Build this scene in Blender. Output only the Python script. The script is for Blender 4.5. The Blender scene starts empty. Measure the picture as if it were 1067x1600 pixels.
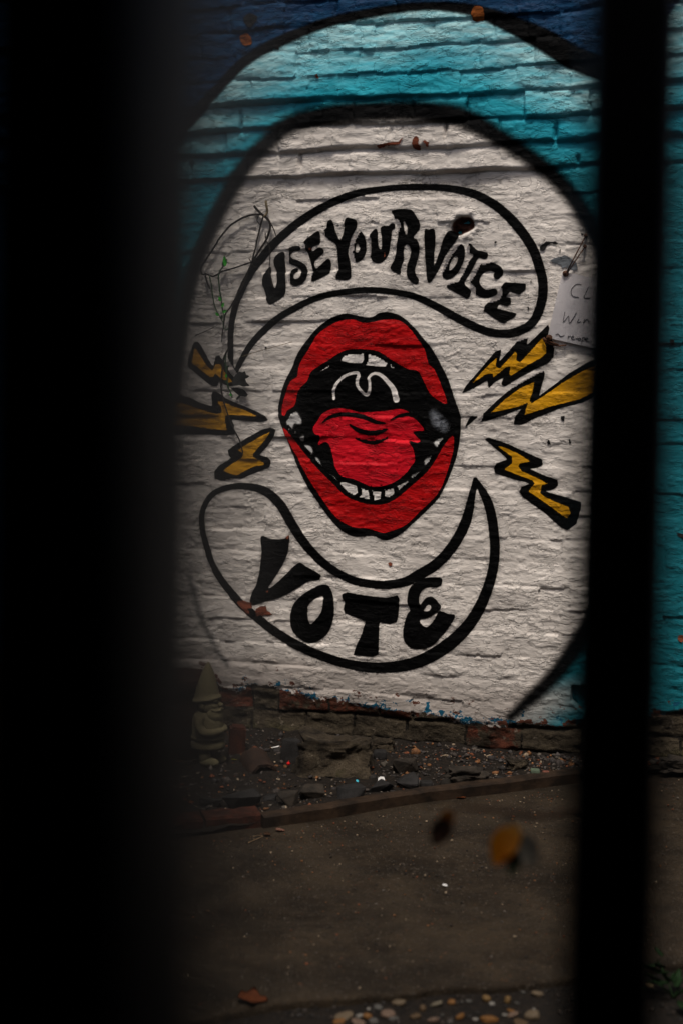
import bpy, bmesh, math, random
import numpy as np
from mathutils import Vector, Matrix, Euler, noise as mnoise

rad = math.radians
SC = bpy.context.scene
COL = SC.collection
rng = np.random.default_rng(7)
random.seed(7)

# ------------------------------------------------------------------ camera
CAM_LOC = Vector((1.27, -4.42, 1.275))
CAM_ROT = Euler((rad(90 - 6.16), 0, rad(16.0)), 'XYZ')
F_PX = 50 / 36 * 1600
cd = bpy.data.cameras.new('camera'); cam = bpy.data.objects.new('camera', cd); COL.objects.link(cam)
cam.location = CAM_LOC; cam.rotation_euler = CAM_ROT
cd.sensor_fit = 'VERTICAL'; cd.sensor_height = 36; cd.sensor_width = 24; cd.lens = 50
cd.clip_start = 0.02; cd.clip_end = 500
cd.dof.use_dof = True; cd.dof.focus_distance = 4.55; cd.dof.aperture_fstop = 2.5
SC.camera = cam

# ------------------------------------------------------------------ sky, sun, exposure
SUN_EL, SUN_AZ = 66.0, 168.0
w = bpy.data.worlds.new('World'); SC.world = w; w.use_nodes = True
wn = w.node_tree; wn.nodes.clear()
sky = wn.nodes.new('ShaderNodeTexSky'); sky.sky_type = 'NISHITA'; sky.sun_disc = False
sky.sun_elevation = rad(SUN_EL); sky.sun_rotation = rad(SUN_AZ); sky.air_density = 1.0; sky.dust_density = 6.0; sky.ozone_density = 0.6
bg = wn.nodes.new('ShaderNodeBackground'); bg.inputs[1].default_value = 0.05
wo = wn.nodes.new('ShaderNodeOutputWorld')
wn.links.new(sky.outputs[0], bg.inputs[0]); wn.links.new(bg.outputs[0], wo.inputs[0])
sd_ = bpy.data.lights.new('sun', 'SUN'); sd_.energy = 1.5; sd_.angle = rad(10); sd_.color = (1.0, 0.95, 0.88)
sun = bpy.data.objects.new('sun', sd_); COL.objects.link(sun)
_d = Vector((math.sin(rad(SUN_AZ)) * math.cos(rad(SUN_EL)), math.cos(rad(SUN_AZ)) * math.cos(rad(SUN_EL)), math.sin(rad(SUN_EL))))
sun.rotation_euler = _d.to_track_quat('Z', 'Y').to_euler()
sun.location = (0, -3, 8)
SC.view_settings.view_transform = 'Standard'; SC.view_settings.look = 'None'
SC.view_settings.gamma = 1; SC.view_settings.use_curve_mapping = False
SC.view_settings.exposure = 0.80
SC.render.engine = 'CYCLES'
SC.cycles.use_denoising = True
SC.cycles.use_adaptive_sampling = False
SC.cycles.transparent_max_bounces = 16
SC.cycles.max_bounces = 6

# ------------------------------------------------------------------ projection of photograph points on to real planes
RM = np.array(CAM_ROT.to_matrix()); CL = np.array(CAM_LOC)
def rays(px):
    p = np.atleast_2d(np.asarray(px, float))
    d = np.stack([(p[:, 0] - 533.5) / F_PX, (800 - p[:, 1]) / F_PX, -np.ones(len(p))], 1)
    return d @ RM.T
def wall_pt(px):                       # -> (x, z) on the wall plane y = 0
    d = rays(px); t = -CL[1] / d[:, 1]
    return np.stack([CL[0] + d[:, 0] * t, CL[2] + d[:, 2] * t], 1)
def ground_pt(px, z=0.0):              # -> (x, y) on a level plane
    d = rays(px); t = (z - CL[2]) / d[:, 2]
    return np.stack([CL[0] + d[:, 0] * t, CL[1] + d[:, 1] * t], 1)
def depth_pt(px, dep):
    return Vector(CL + rays(px)[0] * dep)
def proj(P):                           # world (n,3) -> pixels
    q = (np.asarray(P) - CL) @ RM
    return np.stack([533.5 + F_PX * q[:, 0] / -q[:, 2], 800 - F_PX * q[:, 1] / -q[:, 2]], 1)
def depth_of(P):
    return float(-((np.asarray(P) - CL) @ RM)[2])

# ------------------------------------------------------------------ small helpers
def tag(o, label=None, cat=None, group=None, kind=None):
    if label: o['label'] = label
    if cat: o['category'] = cat
    if group: o['group'] = group
    if kind: o['kind'] = kind
    return o
def empty(name, loc=(0, 0, 0), rz=0.0):
    o = bpy.data.objects.new(name, None); COL.objects.link(o)
    o.location = loc; o.rotation_euler = (0, 0, rz); o.empty_display_size = 0.05
    return o
def link_mesh(name, me, m, parent=None, loc=None, rot=None):
    if m is not None and not me.materials: me.materials.append(m)
    o = bpy.data.objects.new(name, me); COL.objects.link(o)
    if parent is not None: o.parent = parent
    if loc is not None: o.location = loc
    if rot is not None: o.rotation_euler = rot
    return o
def obj(name, bm, m, parent=None, loc=None, rot=None, smooth=True):
    me = bpy.data.meshes.new(name); bm.normal_update(); bm.to_mesh(me); bm.free()
    if smooth: me.polygons.foreach_set('use_smooth', np.ones(len(me.polygons), bool))
    return link_mesh(name, me, m, parent, loc, rot)
def quick_mesh(name, V, Q, attrs=None, normals=None, smooth=True):
    me = bpy.data.meshes.new(name); V = np.asarray(V, np.float32); Q = np.asarray(Q, np.int32)
    n, k = Q.shape
    me.vertices.add(len(V)); me.vertices.foreach_set('co', V.ravel())
    me.loops.add(n * k); me.loops.foreach_set('vertex_index', Q.ravel())
    me.polygons.add(n); me.polygons.foreach_set('loop_start', np.arange(0, n * k, k, dtype=np.int32))
    if smooth: me.polygons.foreach_set('use_smooth', np.ones(n, bool))
    me.update(calc_edges=True)
    for a, (typ, val) in (attrs or {}).items():
        at = me.attributes.new(a, typ, 'POINT')
        at.data.foreach_set('value' if typ == 'FLOAT' else 'color', np.asarray(val, np.float32).ravel())
    if normals is not None:
        me.normals_split_custom_set_from_vertices(np.asarray(normals, np.float32).tolist())
    return me
def cat_rom(pts, closed, n=5):
    p = np.asarray(pts, float); N = len(p); out = []
    for i in range(N if closed else N - 1):
        if closed: a, b, c, d = p[(i - 1) % N], p[i], p[(i + 1) % N], p[(i + 2) % N]
        else: a, b, c, d = p[max(i - 1, 0)], p[i], p[i + 1], p[min(i + 2, N - 1)]
        for t in np.arange(n) / n:
            out.append(0.5 * ((2 * b) + (-a + c) * t + (2 * a - 5 * b + 4 * c - d) * t * t + (-a + 3 * b - 3 * c + d) * t ** 3))
    if not closed: out.append(p[-1])
    return np.array(out)
def tube(bm, pts, r, seg=6, taper=None):
    pts = [Vector(p) for p in pts]; rings = []
    for i, p in enumerate(pts):
        t = (pts[min(i + 1, len(pts) - 1)] - pts[max(i - 1, 0)]).normalized()
        u = t.cross(Vector((0.13, 0.9, 0.31)));
        if u.length < 1e-4: u = t.cross(Vector((1, 0, 0)))
        u.normalize(); v = t.cross(u)
        rr = r if taper is None else r + (taper - r) * i / (len(pts) - 1)
        rings.append([bm.verts.new(p + (u * math.cos(a) + v * math.sin(a)) * rr) for a in [2 * math.pi * k / seg for k in range(seg)]])
    for a, b in zip(rings[:-1], rings[1:]):
        for k in range(seg): bm.faces.new((a[k], a[(k + 1) % seg], b[(k + 1) % seg], b[k]))
    bm.faces.new(rings[0][::-1]); bm.faces.new(rings[-1])
def ball(bm, c, r, seg=16, ring=10, rot=None):
    r = (r, r, r) if isinstance(r, (int, float)) else r
    M = Matrix.Translation(c) @ (rot.to_matrix().to_4x4() if rot else Matrix()) @ Matrix.Diagonal((*r, 1))
    return bmesh.ops.create_uvsphere(bm, u_segments=seg, v_segments=ring, radius=1, matrix=M)['verts']
def lathe(bm, prof, c=(0, 0), sx=1.0, sy=1.0, seg=24, wob=0.0, lean=(0, 0)):
    rings = []
    z0 = prof[0][1]
    for r, z in prof:
        rings.append([bm.verts.new((c[0] + lean[0] * (z - z0) + r * sx * math.cos(a) * (1 + wob * math.sin(3 * a + 40 * z)),
                                    c[1] + lean[1] * (z - z0) + r * sy * math.sin(a), z)) for a in [2 * math.pi * k / seg for k in range(seg)]])
    for a, b in zip(rings[:-1], rings[1:]):
        for k in range(seg): bm.faces.new((a[k], a[(k + 1) % seg], b[(k + 1) % seg], b[k]))
    bm.faces.new(rings[0][::-1]); bm.faces.new(rings[-1])
def box(bm, c, s, rot=None, bev=0.0):
    M = Matrix.Translation(c) @ (rot.to_matrix().to_4x4() if rot else Matrix()) @ Matrix.Diagonal((*s, 1))
    vs = bmesh.ops.create_cube(bm, size=1, matrix=M)['verts']
    if bev: bmesh.ops.bevel(bm, geom=list({e for v in vs for e in v.link_edges}), offset=bev, segments=2, affect='EDGES')

# value noise in numpy
def vnoise(x, z, sx, sz, seed):
    r = np.random.default_rng(seed); T = r.random((256, 256))
    u = x / sx + 1000; v = z / sz + 1000
    i = np.floor(u).astype(int); j = np.floor(v).astype(int); fu = u - i; fv = v - j
    fu = fu * fu * (3 - 2 * fu); fv = fv * fv * (3 - 2 * fv)
    a = T[i % 256, j % 256]; b = T[(i + 1) % 256, j % 256]; c = T[i % 256, (j + 1) % 256]; d = T[(i + 1) % 256, (j + 1) % 256]
    return ((a * (1 - fu) + b * fu) * (1 - fv) + (c * (1 - fu) + d * fu) * fv) * 2 - 1
def fbm(x, z, sx, sz, seed, o=3):
    t = 0; a = 1
    for k in range(o): t = t + a * vnoise(x, z, sx / 2 ** k, sz / 2 ** k, seed + 17 * k); a *= 0.5
    return t
def smooth01(x): x = np.clip(x, 0, 1); return x * x * (3 - 2 * x)

# ------------------------------------------------------------------ material helpers
class NT:
    def __init__(self, name):
        self.m = bpy.data.materials.new(name); self.m.use_nodes = True
        self.t = self.m.node_tree; self.b = self.t.nodes['Principled BSDF']; self.out = self.t.nodes['Material Output']
    def n(self, typ, **kw):
        o = self.t.nodes.new(typ)
        for k, v in kw.items(): setattr(o, k, v)
        return o
    def set(self, sock, v):
        if hasattr(v, 'is_linked') or isinstance(v, bpy.types.NodeSocket): self.t.links.new(v, sock)
        elif isinstance(v, (tuple, list)) and len(v) == 3 and sock.type == 'RGBA': sock.default_value = (*v, 1)
        else: sock.default_value = v
    def math(self, op, a, b=0.0, c=None):
        o = self.n('ShaderNodeMath', operation=op); self.set(o.inputs[0], a); self.set(o.inputs[1], b)
        if c is not None: self.set(o.inputs[2], c)
        return o.outputs[0]
    def mapr(self, v, a, b, c=0.0, d=1.0, smooth=True):
        o = self.n('ShaderNodeMapRange', interpolation_type='SMOOTHSTEP' if smooth else 'LINEAR'); self.set(o.inputs[0], v)
        for k, x in zip((1, 2, 3, 4), (a, b, c, d)): self.set(o.inputs[k], x)
        return o.outputs[0]
    def mix(self, f, a, b, mode='MIX'):
        o = self.n('ShaderNodeMix', data_type='RGBA', blend_type=mode); self.set(o.inputs[0], f); self.set(o.inputs[6], a); self.set(o.inputs[7], b)
        return o.outputs[2]
    def attr(self, name): return self.n('ShaderNodeAttribute', attribute_name=name)
    def pos(self): return self.n('ShaderNodeNewGeometry').outputs['Position']
    def objco(self): return self.n('ShaderNodeTexCoord').outputs['Object']
    def scaled(self, v, s, rot=(0, 0, 0)):
        o = self.n('ShaderNodeMapping'); self.set(o.inputs[0], v); o.inputs['Scale'].default_value = s; o.inputs['Rotation'].default_value = rot
        return o.outputs[0]
    def noise(self, v, scale, detail=3.0, rough=0.55, dist=0.0, ntype=None):
        o = self.n('ShaderNodeTexNoise'); self.set(o.inputs['Vector'], v); o.inputs['Scale'].default_value = scale
        if ntype: o.noise_type = ntype
        o.inputs['Detail'].default_value = detail; o.inputs['Roughness'].default_value = rough; o.inputs['Distortion'].default_value = dist
        return o.outputs[0]
    def voro(self, v, scale, feature='F1'):
        o = self.n('ShaderNodeTexVoronoi', feature=feature); self.set(o.inputs['Vector'], v); o.inputs['Scale'].default_value = scale
        return o
    def bump(self, h, strength, dist, prev=None):
        o = self.n('ShaderNodeBump'); self.set(o.inputs['Height'], h); o.inputs['Strength'].default_value = strength; o.inputs['Distance'].default_value = dist
        if prev is not None: self.t.links.new(prev, o.inputs['Normal'])
        return o.outputs[0]
    def fin(self, color, rough=0.8, normal=None, spec=0.3):
        self.set(self.b.inputs['Base Color'], color); self.set(self.b.inputs['Roughness'], rough)
        self.b.inputs['Specular IOR Level'].default_value = spec
        if normal is not None: self.t.links.new(normal, self.b.inputs['Normal'])
        return self.m

def paint_relief(T, amount=1.0):
    """thick brushed masonry paint: short uneven brush ridges, curled flakes, lumps and grit"""
    p = T.pos()
    warp = T.n('ShaderNodeVectorMath', operation='MULTIPLY_ADD'); wn_ = T.n('ShaderNodeTexNoise'); T.set(wn_.inputs['Vector'], p); wn_.inputs['Scale'].default_value = 7; wn_.inputs['Detail'].default_value = 2
    T.set(warp.inputs[0], wn_.outputs['Color']); warp.inputs[1].default_value = (0.05, 0.05, 0.05); T.set(warp.inputs[2], p)
    q = warp.outputs[0]
    a = T.noise(T.scaled(q, (18, 18, 56), (0, rad(5), 0)), 1.0, 5, 0.66, 0.3)
    fl = T.mapr(a, 0.53, 0.60)                                                           # flat patches with raised flake edges
    gate = T.mapr(T.noise(p, 6.5, 3), 0.40, 0.62)
    lump = T.noise(T.scaled(q, (44, 44, 70)), 1.0, 5, 0.65)
    c = T.noise(T.scaled(q, (42, 42, 170), (0, rad(-6), 0)), 1.0, 3, 0.6, 0.4)
    r = T.noise(T.scaled(q, (17, 17, 30)), 1.0, 3, 0.5, 0.5)
    crack = T.math('MULTIPLY', T.mapr(T.math('ABSOLUTE', T.math('SUBTRACT', r, 0.5)), 0.016, 0.0), T.mapr(T.noise(p, 8, 2), 0.48, 0.58))
    f = T.noise(p, 240, 2, 0.6)
    h = T.math('MULTIPLY', T.math('MULTIPLY', fl, gate), 0.55)
    h = T.math('ADD', h, T.math('MULTIPLY', T.math('MULTIPLY', a, gate), 0.45))
    h = T.math('ADD', h, T.math('MULTIPLY', lump, 0.30))
    h = T.math('ADD', h, T.math('MULTIPLY', c, 0.22))
    h = T.math('SUBTRACT', h, T.math('MULTIPLY', crack, 0.26))
    h = T.math('ADD', h, T.math('MULTIPLY', f, 0.05))
    return T.bump(h, 1.0, 0.0066 * amount)

def make_wall_mat():
    T = NT('painted brick'); p = T.pos()
    jag = T.math('SUBTRACT', T.noise(p, 26, 5, 0.65), 0.5)
    jag2 = T.math('SUBTRACT', T.noise(T.scaled(p, (1, 1, 1)), 9, 5, 0.6), 0.5)
    egg = T.math('ADD', T.attr('sd_egg').outputs['Fac'], T.math('MULTIPLY', jag, 0.014))
    dome = T.math('ADD', T.attr('sd_dome').outputs['Fac'], T.math('MULTIPLY', jag, 0.010))
    base = T.attr('base').outputs['Fac']
    # coats of paint
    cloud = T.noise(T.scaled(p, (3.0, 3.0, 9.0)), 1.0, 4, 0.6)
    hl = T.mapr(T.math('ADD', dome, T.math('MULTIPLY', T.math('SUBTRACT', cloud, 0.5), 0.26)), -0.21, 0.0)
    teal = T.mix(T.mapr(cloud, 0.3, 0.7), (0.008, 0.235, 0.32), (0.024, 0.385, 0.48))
    teal = T.mix(T.mapr(dome, -0.20, -0.34), teal, T.mix(cloud, (0.004, 0.105, 0.135), (0.008, 0.18, 0.22)))  # deeper teal further in: shade under the corbelled courses, painted into the coat
    brush = T.noise(T.scaled(p, (16, 16, 70), (0, rad(18), 0)), 1.0, 4, 0.6)
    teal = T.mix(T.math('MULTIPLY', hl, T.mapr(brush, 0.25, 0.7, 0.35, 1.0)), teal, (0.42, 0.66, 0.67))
    blue = T.mix(T.mapr(brush, 0.35, 0.7), (0.002, 0.022, 0.065), (0.004, 0.045, 0.11))
    dirt = T.noise(T.scaled(p, (5, 5, 8)), 1.0, 6, 0.62)
    white = T.mix(T.mapr(dirt, 0.35, 0.75), (0.71, 0.65, 0.59), (0.52, 0.47, 0.425))
    speck = T.mapr(T.noise(p, 75, 3, 0.7), 0.68, 0.74)
    white = T.mix(T.math('MULTIPLY', speck, 0.6), white, (0.20, 0.15, 0.12))
    flake = T.mapr(T.noise(T.scaled(p, (18, 18, 44)), 1.0, 5, 0.7, 0.8), 0.70, 0.73)
    white = T.mix(T.math('MULTIPLY', flake, 0.7), white, (0.16, 0.13, 0.12))
    grime = T.mapr(T.math('ADD', base, T.math('MULTIPLY', jag2, 0.20)), 0.16, -0.02)
    white = T.mix(T.math('MULTIPLY', grime, 0.55), white, (0.24, 0.20, 0.17))
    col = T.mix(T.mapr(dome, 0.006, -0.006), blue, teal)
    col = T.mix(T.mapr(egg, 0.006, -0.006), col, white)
    # dirty grey coat low down on the right of the oval
    low = T.math('MULTIPLY', T.mapr(base, 0.17, 0.07), T.mapr(T.math('ADD', egg, T.math('MULTIPLY', jag2, 0.1)), 0.16, 0.02))
    col = T.mix(T.math('MULTIPLY', low, 0.8), col, (0.33, 0.29, 0.26))
    # edge of the paint above the bare footing
    b = T.math('ADD', base, T.math('ADD', T.math('MULTIPLY', jag, 0.075), T.math('MULTIPLY', jag2, 0.06)))
    chip = T.mapr(T.math('ADD', T.noise(T.scaled(p, (22, 22, 30)), 1.0, 4, 0.65), T.mapr(base, 0.0, 0.10, 0.16, 0.0, False)), 0.69, 0.71)
    under = T.mapr(T.math('ADD', b, T.math('MULTIPLY', T.math('SUBTRACT', T.noise(p, 13, 5, 0.7), 0.51), 0.22)), 0.005, 0.002)
    col = T.mix(under, col, T.mix(T.noise(p, 40, 2), (0.004, 0.045, 0.085), (0.008, 0.10, 0.17)))
    rnd = T.attr('rnd').outputs['Fac']
    stone = T.mix(T.noise(p, 22, 5, 0.65), (0.022, 0.017, 0.011), (0.085, 0.066, 0.043))
    red = T.mix(T.noise(p, 30, 4, 0.6), (0.045, 0.014, 0.008), (0.115, 0.034, 0.018))
    isred = T.math('MULTIPLY', T.mapr(rnd, 0.60, 0.64), T.mapr(T.noise(p, 16, 4, 0.7), 0.40, 0.52))
    bare = T.mix(isred, stone, red)
    bare = T.mix(T.mapr(T.noise(p, 60, 3), 0.62, 0.72), bare, (0.16, 0.13, 0.10))
    bare = T.mix(T.math('MULTIPLY', T.mapr(T.noise(T.scaled(p, (7, 7, 13)), 1.0, 6, 0.7), 0.42, 0.62), 0.75), bare, (0.018, 0.0135, 0.009))
    moss = T.math('MULTIPLY', T.mapr(base, -0.09, -0.17), T.mapr(T.noise(p, 12, 4), 0.45, 0.6))
    bare = T.mix(T.math('MULTIPLY', moss, 0.6), bare, (0.06, 0.055, 0.02))
    bare = T.mix(T.math('MULTIPLY', T.mapr(rnd, -0.4, -0.6), T.mapr(T.noise(p, 25, 3), 0.35, 0.55)), bare, (0.010, 0.008, 0.006))
    bare2 = T.mix(T.noise(p, 30, 3), (0.05, 0.018, 0.011), (0.11, 0.038, 0.022))
    col = T.mix(T.math('MULTIPLY', chip, T.mapr(base, 0.11, 0.05)), col, bare2)
    isbare = T.mapr(b, 0.002, -0.002)
    col = T.mix(isbare, col, bare)
    hole = T.attr('sd_hole').outputs['Fac']
    col = T.mix(T.mapr(T.math('ADD', hole, T.math('MULTIPLY', jag, 0.012)), 0.003, -0.004), col, T.mix(T.noise(p, 50, 3), (0.012, 0.008, 0.006), (0.09, 0.03, 0.018)))
    n1 = paint_relief(T)
    rough_h = T.math('MULTIPLY', T.noise(p, 55, 6, 0.7), isbare)
    n2 = T.bump(rough_h, 1.0, 0.016, n1)
    paintlip = T.bump(T.math('SUBTRACT', 1.0, isbare), 0.8, 0.003, n2)
    return T.fin(col, T.mapr(isbare, 0, 1, 0.6, 0.9), paintlip, 0.12)

def make_paint(name, col, soft=0.0016, edge=0.004, var=0.25, rough=0.5, grain=0.0, fade=1.0, bump=1.0, scuff=0.10, spec=0.10, halo=0.0, grow=0.0):
    """a coat of spray or brush paint: its outline comes from the mesh's signed distance, roughened a little"""
    T = NT(name); p = T.pos()
    sd = T.attr('sd').outputs['Fac']
    if grow: sd = T.math('SUBTRACT', sd, grow)
    e = T.math('SUBTRACT', T.noise(p, 85, 4, 0.7), 0.5)
    e2 = T.math('SUBTRACT', T.noise(p, 420, 2, 0.7), 0.5)
    s = T.math('ADD', sd, T.math('ADD', T.math('MULTIPLY', e, edge), T.math('MULTIPLY', e2, grain)))
    a = T.math('MULTIPLY', T.mapr(s, soft, -soft), fade)
    if halo:
        hz = T.math('MULTIPLY', T.mapr(sd, 0.015, -0.001), T.mapr(T.noise(p, 14, 3), 0.35, 0.65))
        dots = T.mapr(T.noise(p, 330, 2, 0.7), 0.40, 0.62)
        a = T.math('MAXIMUM', a, T.math('MULTIPLY', T.math('MULTIPLY', hz, dots), halo))
    if scuff:
        sc = T.mapr(T.noise(T.scaled(p, (16, 16, 60)), 1.0, 6, 0.72), 0.63, 0.73)
        a = T.math('MULTIPLY', a, T.math('SUBTRACT', 1.0, T.math('MULTIPLY', sc, scuff * 6 if scuff < 0.17 else 1.0)))
    v = T.noise(T.scaled(p, (7, 7, 55)), 1.0, 6, 0.65)
    c = T.mix(T.mapr(v, 0.33, 0.67), tuple(x * (1 - var) for x in col), tuple(min(1, x * (1 + var)) for x in col))
    T.fin(c, rough, paint_relief(T, bump), spec)
    T.set(T.b.inputs['Alpha'], a)
    return T.m

def simple(name, col, col2=None, scale=30, rough=0.8, bstr=0.6, bdist=0.003, spec=0.12, detail=5):
    T = NT(name); p = T.objco(); col2 = col2 or tuple(c * 0.6 for c in col)
    n = T.noise(p, scale, detail, 0.62)
    c = T.mix(T.mapr(n, 0.3, 0.7), col2, col)
    return T.fin(c, rough, T.bump(T.noise(p, scale * 1.7, 6, 0.65), bstr, bdist) if bstr else None, spec)

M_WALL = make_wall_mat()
P_BLACK = make_paint('black paint', (0.0021, 0.0020, 0.0020), 0.0012, 0.004, 0.2, 0.65, 0.001, scuff=0.02, halo=0.5, spec=0.045)
P_SPRAY = make_paint('black spray paint', (0.0022, 0.0022, 0.0024), 0.007, 0.006, 0.2, 0.7, 0.006, scuff=0, spec=0.05)
P_SOFT = make_paint('soft black spray paint', (0.0022, 0.0022, 0.0024), 0.018, 0.012, 0.2, 0.7, 0.014, scuff=0, spec=0.05)
P_MIST = make_paint('thin grey overspray', (0.035, 0.04, 0.05), 0.014, 0.01, 0.2, 0.6, 0.016, 0.55)
P_RED = make_paint('red paint', (0.37, 0.0035, 0.0045), 0.0014, 0.004, 0.32, 0.5, scuff=0.08)
P_TONGUE = make_paint('bright red paint', (0.52, 0.006, 0.015), 0.0014, 0.004, 0.2, 0.5, scuff=0.05)
P_WHITE = make_paint('white paint', (0.66, 0.61, 0.57), 0.0014, 0.003, 0.14, 0.55, scuff=0.04, grow=0.0014)
P_GREYW = make_paint('thin white paint', (0.52, 0.50, 0.48), 0.004, 0.006, 0.2, 0.55, 0.004, 0.9, grow=0.0012)
P_GLOW = make_paint('pale grey spray paint', (0.34, 0.36, 0.40), 0.016, 0.006, 0.15, 0.55, 0.006, 0.6)
P_YELLOW = make_paint('ochre yellow paint', (0.50, 0.235, 0.006), 0.0016, 0.005, 0.3, 0.5, scuff=0.08)
P_CHIP = make_paint('bare red brick under paint', (0.15, 0.042, 0.022), 0.0008, 0.010, 0.4, 0.9, 0.002, scuff=0)
P_RUST = make_paint('orange rusty brick', (0.17, 0.048, 0.010), 0.0008, 0.006, 0.4, 0.9, 0.002, scuff=0)
P_DARKCHIP = make_paint('dark old coat under peeled paint', (0.012, 0.011, 0.011), 0.0008, 0.008, 0.3, 0.8, 0.002, scuff=0)
P_PEEL = make_paint('grey blue old coat', (0.12, 0.13, 0.14), 0.0008, 0.006, 0.45, 0.8, 0.002, scuff=0)

# ------------------------------------------------------------------ the wall surface: one lattice shared by bricks, mortar and paint
S = 0.004
corner = wall_pt([(-90, -70), (1150, -70), (-90, 1250), (1150, 1250)])
X0 = math.floor(corner[:, 0].min() / S) * S; X1 = corner[:, 0].max()
Z0 = -0.06; Z1 = corner[:, 1].max()
NX = int((X1 - X0) / S) + 1; NZ = int((Z1 - Z0) / S) + 1
xs = X0 + np.arange(NX) * S; zs = Z0 + np.arange(NZ) * S
GX, GZ = np.meshgrid(xs, zs, indexing='ij')
COURSE = 0.0758

def densify(px, closed=True, smooth=True, n=4):
    q = cat_rom(px, closed, n) if smooth else np.asarray(px, float)
    return wall_pt(q)
def sd_poly(X, Z, P):
    best = np.full(X.shape, 1e9); par = np.zeros(X.shape, bool); N = len(P)
    for i in range(N):
        ax, az = P[i]; bx, bz = P[(i + 1) % N]; dx, dz = bx - ax, bz - az; L = dx * dx + dz * dz
        if L < 1e-14: continue
        t = np.clip(((X - ax) * dx + (Z - az) * dz) / L, 0, 1)
        best = np.minimum(best, (X - ax - t * dx) ** 2 + (Z - az - t * dz) ** 2)
        if az != bz:
            par ^= ((az > Z) != (bz > Z)) & (X < (bx - ax) * (Z - az) / (bz - az) + ax)
    return np.where(par, -1, 1) * np.sqrt(best)
def sd_stroke(X, Z, P, hw):
    best = np.full(X.shape, 1e9); N = len(P); hw = np.broadcast_to(hw, (N,))
    for i in range(N - 1):
        ax, az = P[i]; dx, dz = P[i + 1] - P[i]; L = dx * dx + dz * dz
        if L < 1e-14: continue
        t = np.clip(((X - ax) * dx + (Z - az) * dz) / L, 0, 1)
        best = np.minimum(best, np.hypot(X - ax - t * dx, Z - az - t * dz) - (hw[i] + (hw[i + 1] - hw[i]) * t))
    return best

DOME = [(180, 420), (225, 290), (285, 213), (340, 153), (390, 103), (440, 73), (500, 46), (560, 30), (620, 21), (680, 18), (740, 24), (790, 40), (850, 64), (900, 96), (960, 110), (1020, 70), (1120, -60), (1300, -100), (1300, 1300), (120, 1300), (130, 800)]
EGG = [(240, 1060), (190, 960), (170, 800), (200, 760), (266, 660), (274, 560), (290, 470), (311, 398), (345, 325), (380, 266), (420, 225), (460, 196), (520, 178), (600, 171), (680, 173), (730, 183), (780, 212), (830, 246), (870, 281), (900, 316), (925, 360), (960, 430), (985, 520), (990, 640), (985, 760), (970, 860), (940, 940), (905, 1000), (870, 1050), (830, 1090), (795, 1118), (770, 1180), (760, 1260), (240, 1260), (235, 1150)]
SD_DOME = sd_poly(GX, GZ, densify(DOME, True, True, 2))
SD_EGG = sd_poly(GX, GZ, densify(EGG, True, True, 2))
edge = wall_pt([(-100, 1052), (200, 1052), (300, 1060), (345, 1076), (375, 1080), (400, 1072), (440, 1076), (480, 1088), (560, 1102), (620, 1112), (690, 1122), (740, 1130), (790, 1132), (850, 1134), (905, 1128), (1000, 1122), (1067, 1108), (1200, 1100)])
BASE = GZ - np.interp(GX, edge[:, 0], edge[:, 1])
HOLE_PX = [(706, 352), (714, 341), (729, 338), (738, 342), (741, 352), (738, 358), (725, 365), (714, 368), (706, 364)]
SD_HOLE = sd_poly(GX, GZ, densify(HOLE_PX))
VENT_PX = [(893, 1074), (1000, 1071), (1000, 1112), (912, 1112), (893, 1094)]
SD_VENT = sd_poly(GX, GZ, densify(VENT_PX, True, False))
SD_HOLE = np.minimum(SD_HOLE, SD_VENT)

# courses and bricks
z_ref = wall_pt([(600, 157)])[0, 1]
kf = (GZ - z_ref + 0.0045 * vnoise(GX, GZ * 0, 0.30, 1, 5) + 0.0042 * fbm(GX, GZ, 0.10, 0.05, 6)) / COURSE
K = np.floor(kf).astype(int); tz = (kf - K) * COURSE
dz_edge = np.minimum(tz, COURSE - tz)
kmin = K.min(); ncourse = K.max() - kmin + 1
BID = np.zeros(GX.shape, int); DX = np.zeros(GX.shape); bricks_info = []; nb = 0
xx = GX + 0.003 * fbm(GX, GZ, 0.05, 0.03, 8)
for k in range(kmin, K.max() + 1):
    m = K == k; b = [X0 - 0.25 + (0.085 if k % 2 else 0) + random.uniform(-.02, .02)]
    while b[-1] < X1 + 0.25: b.append(b[-1] + (random.uniform(0.165, 0.2) if random.random() > 0.22 else random.uniform(0.092, 0.11)))
    b = np.array(b); v = xx[m]; idx = np.searchsorted(b, v) - 1
    DX[m] = np.minimum(v - b[idx], b[idx + 1] - v); BID[m] = nb + idx; nb += len(b)
brnd = rng.random(nb); boff = rng.normal(0, 1, nb)
btx = rng.normal(0, 1, nb); btz = rng.normal(0, 1, nb)
D_EDGE = np.minimum(dz_edge, DX)
# relief
top = smooth01((GZ - (z_ref - 3.2 * COURSE)) / 0.05)                 # bold courses near the top
bare = smooth01((0.01 - BASE) / 0.02)
mid = 1 - np.maximum(top, bare)
patch = smooth01(0.5 + 0.9 * fbm(GX, GZ, 0.42, 0.22, 21, 2))
lowtop = top * smooth01((z_ref + 0.3 * COURSE - GZ) / 0.03)
depth = 0.0036 * top + 0.004 * lowtop + 0.010 * bare + mid * (0.0001 + (0.0008 + 0.0022 * smooth01((0.75 - GZ) / 0.4)) * patch)
depth = depth * np.clip(0.7 + 1.0 * fbm(GX, GZ, 0.12, 0.05, 23, 2), 0.0, 2)
wid = 0.0075 * top + 0.007 * bare + 0.008 * mid
H = -depth * np.maximum(np.exp(-(dz_edge / wid) ** 2), (0.95 + 0.6 * top) * np.exp(-(DX / (wid * 0.8)) ** 2) * smooth01(0.6 + 0.8 * fbm(GX, GZ, 0.09, 0.06, 25, 1)))
amp = 0.0022 * top + 0.0035 * bare + 0.0013 * mid
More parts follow.
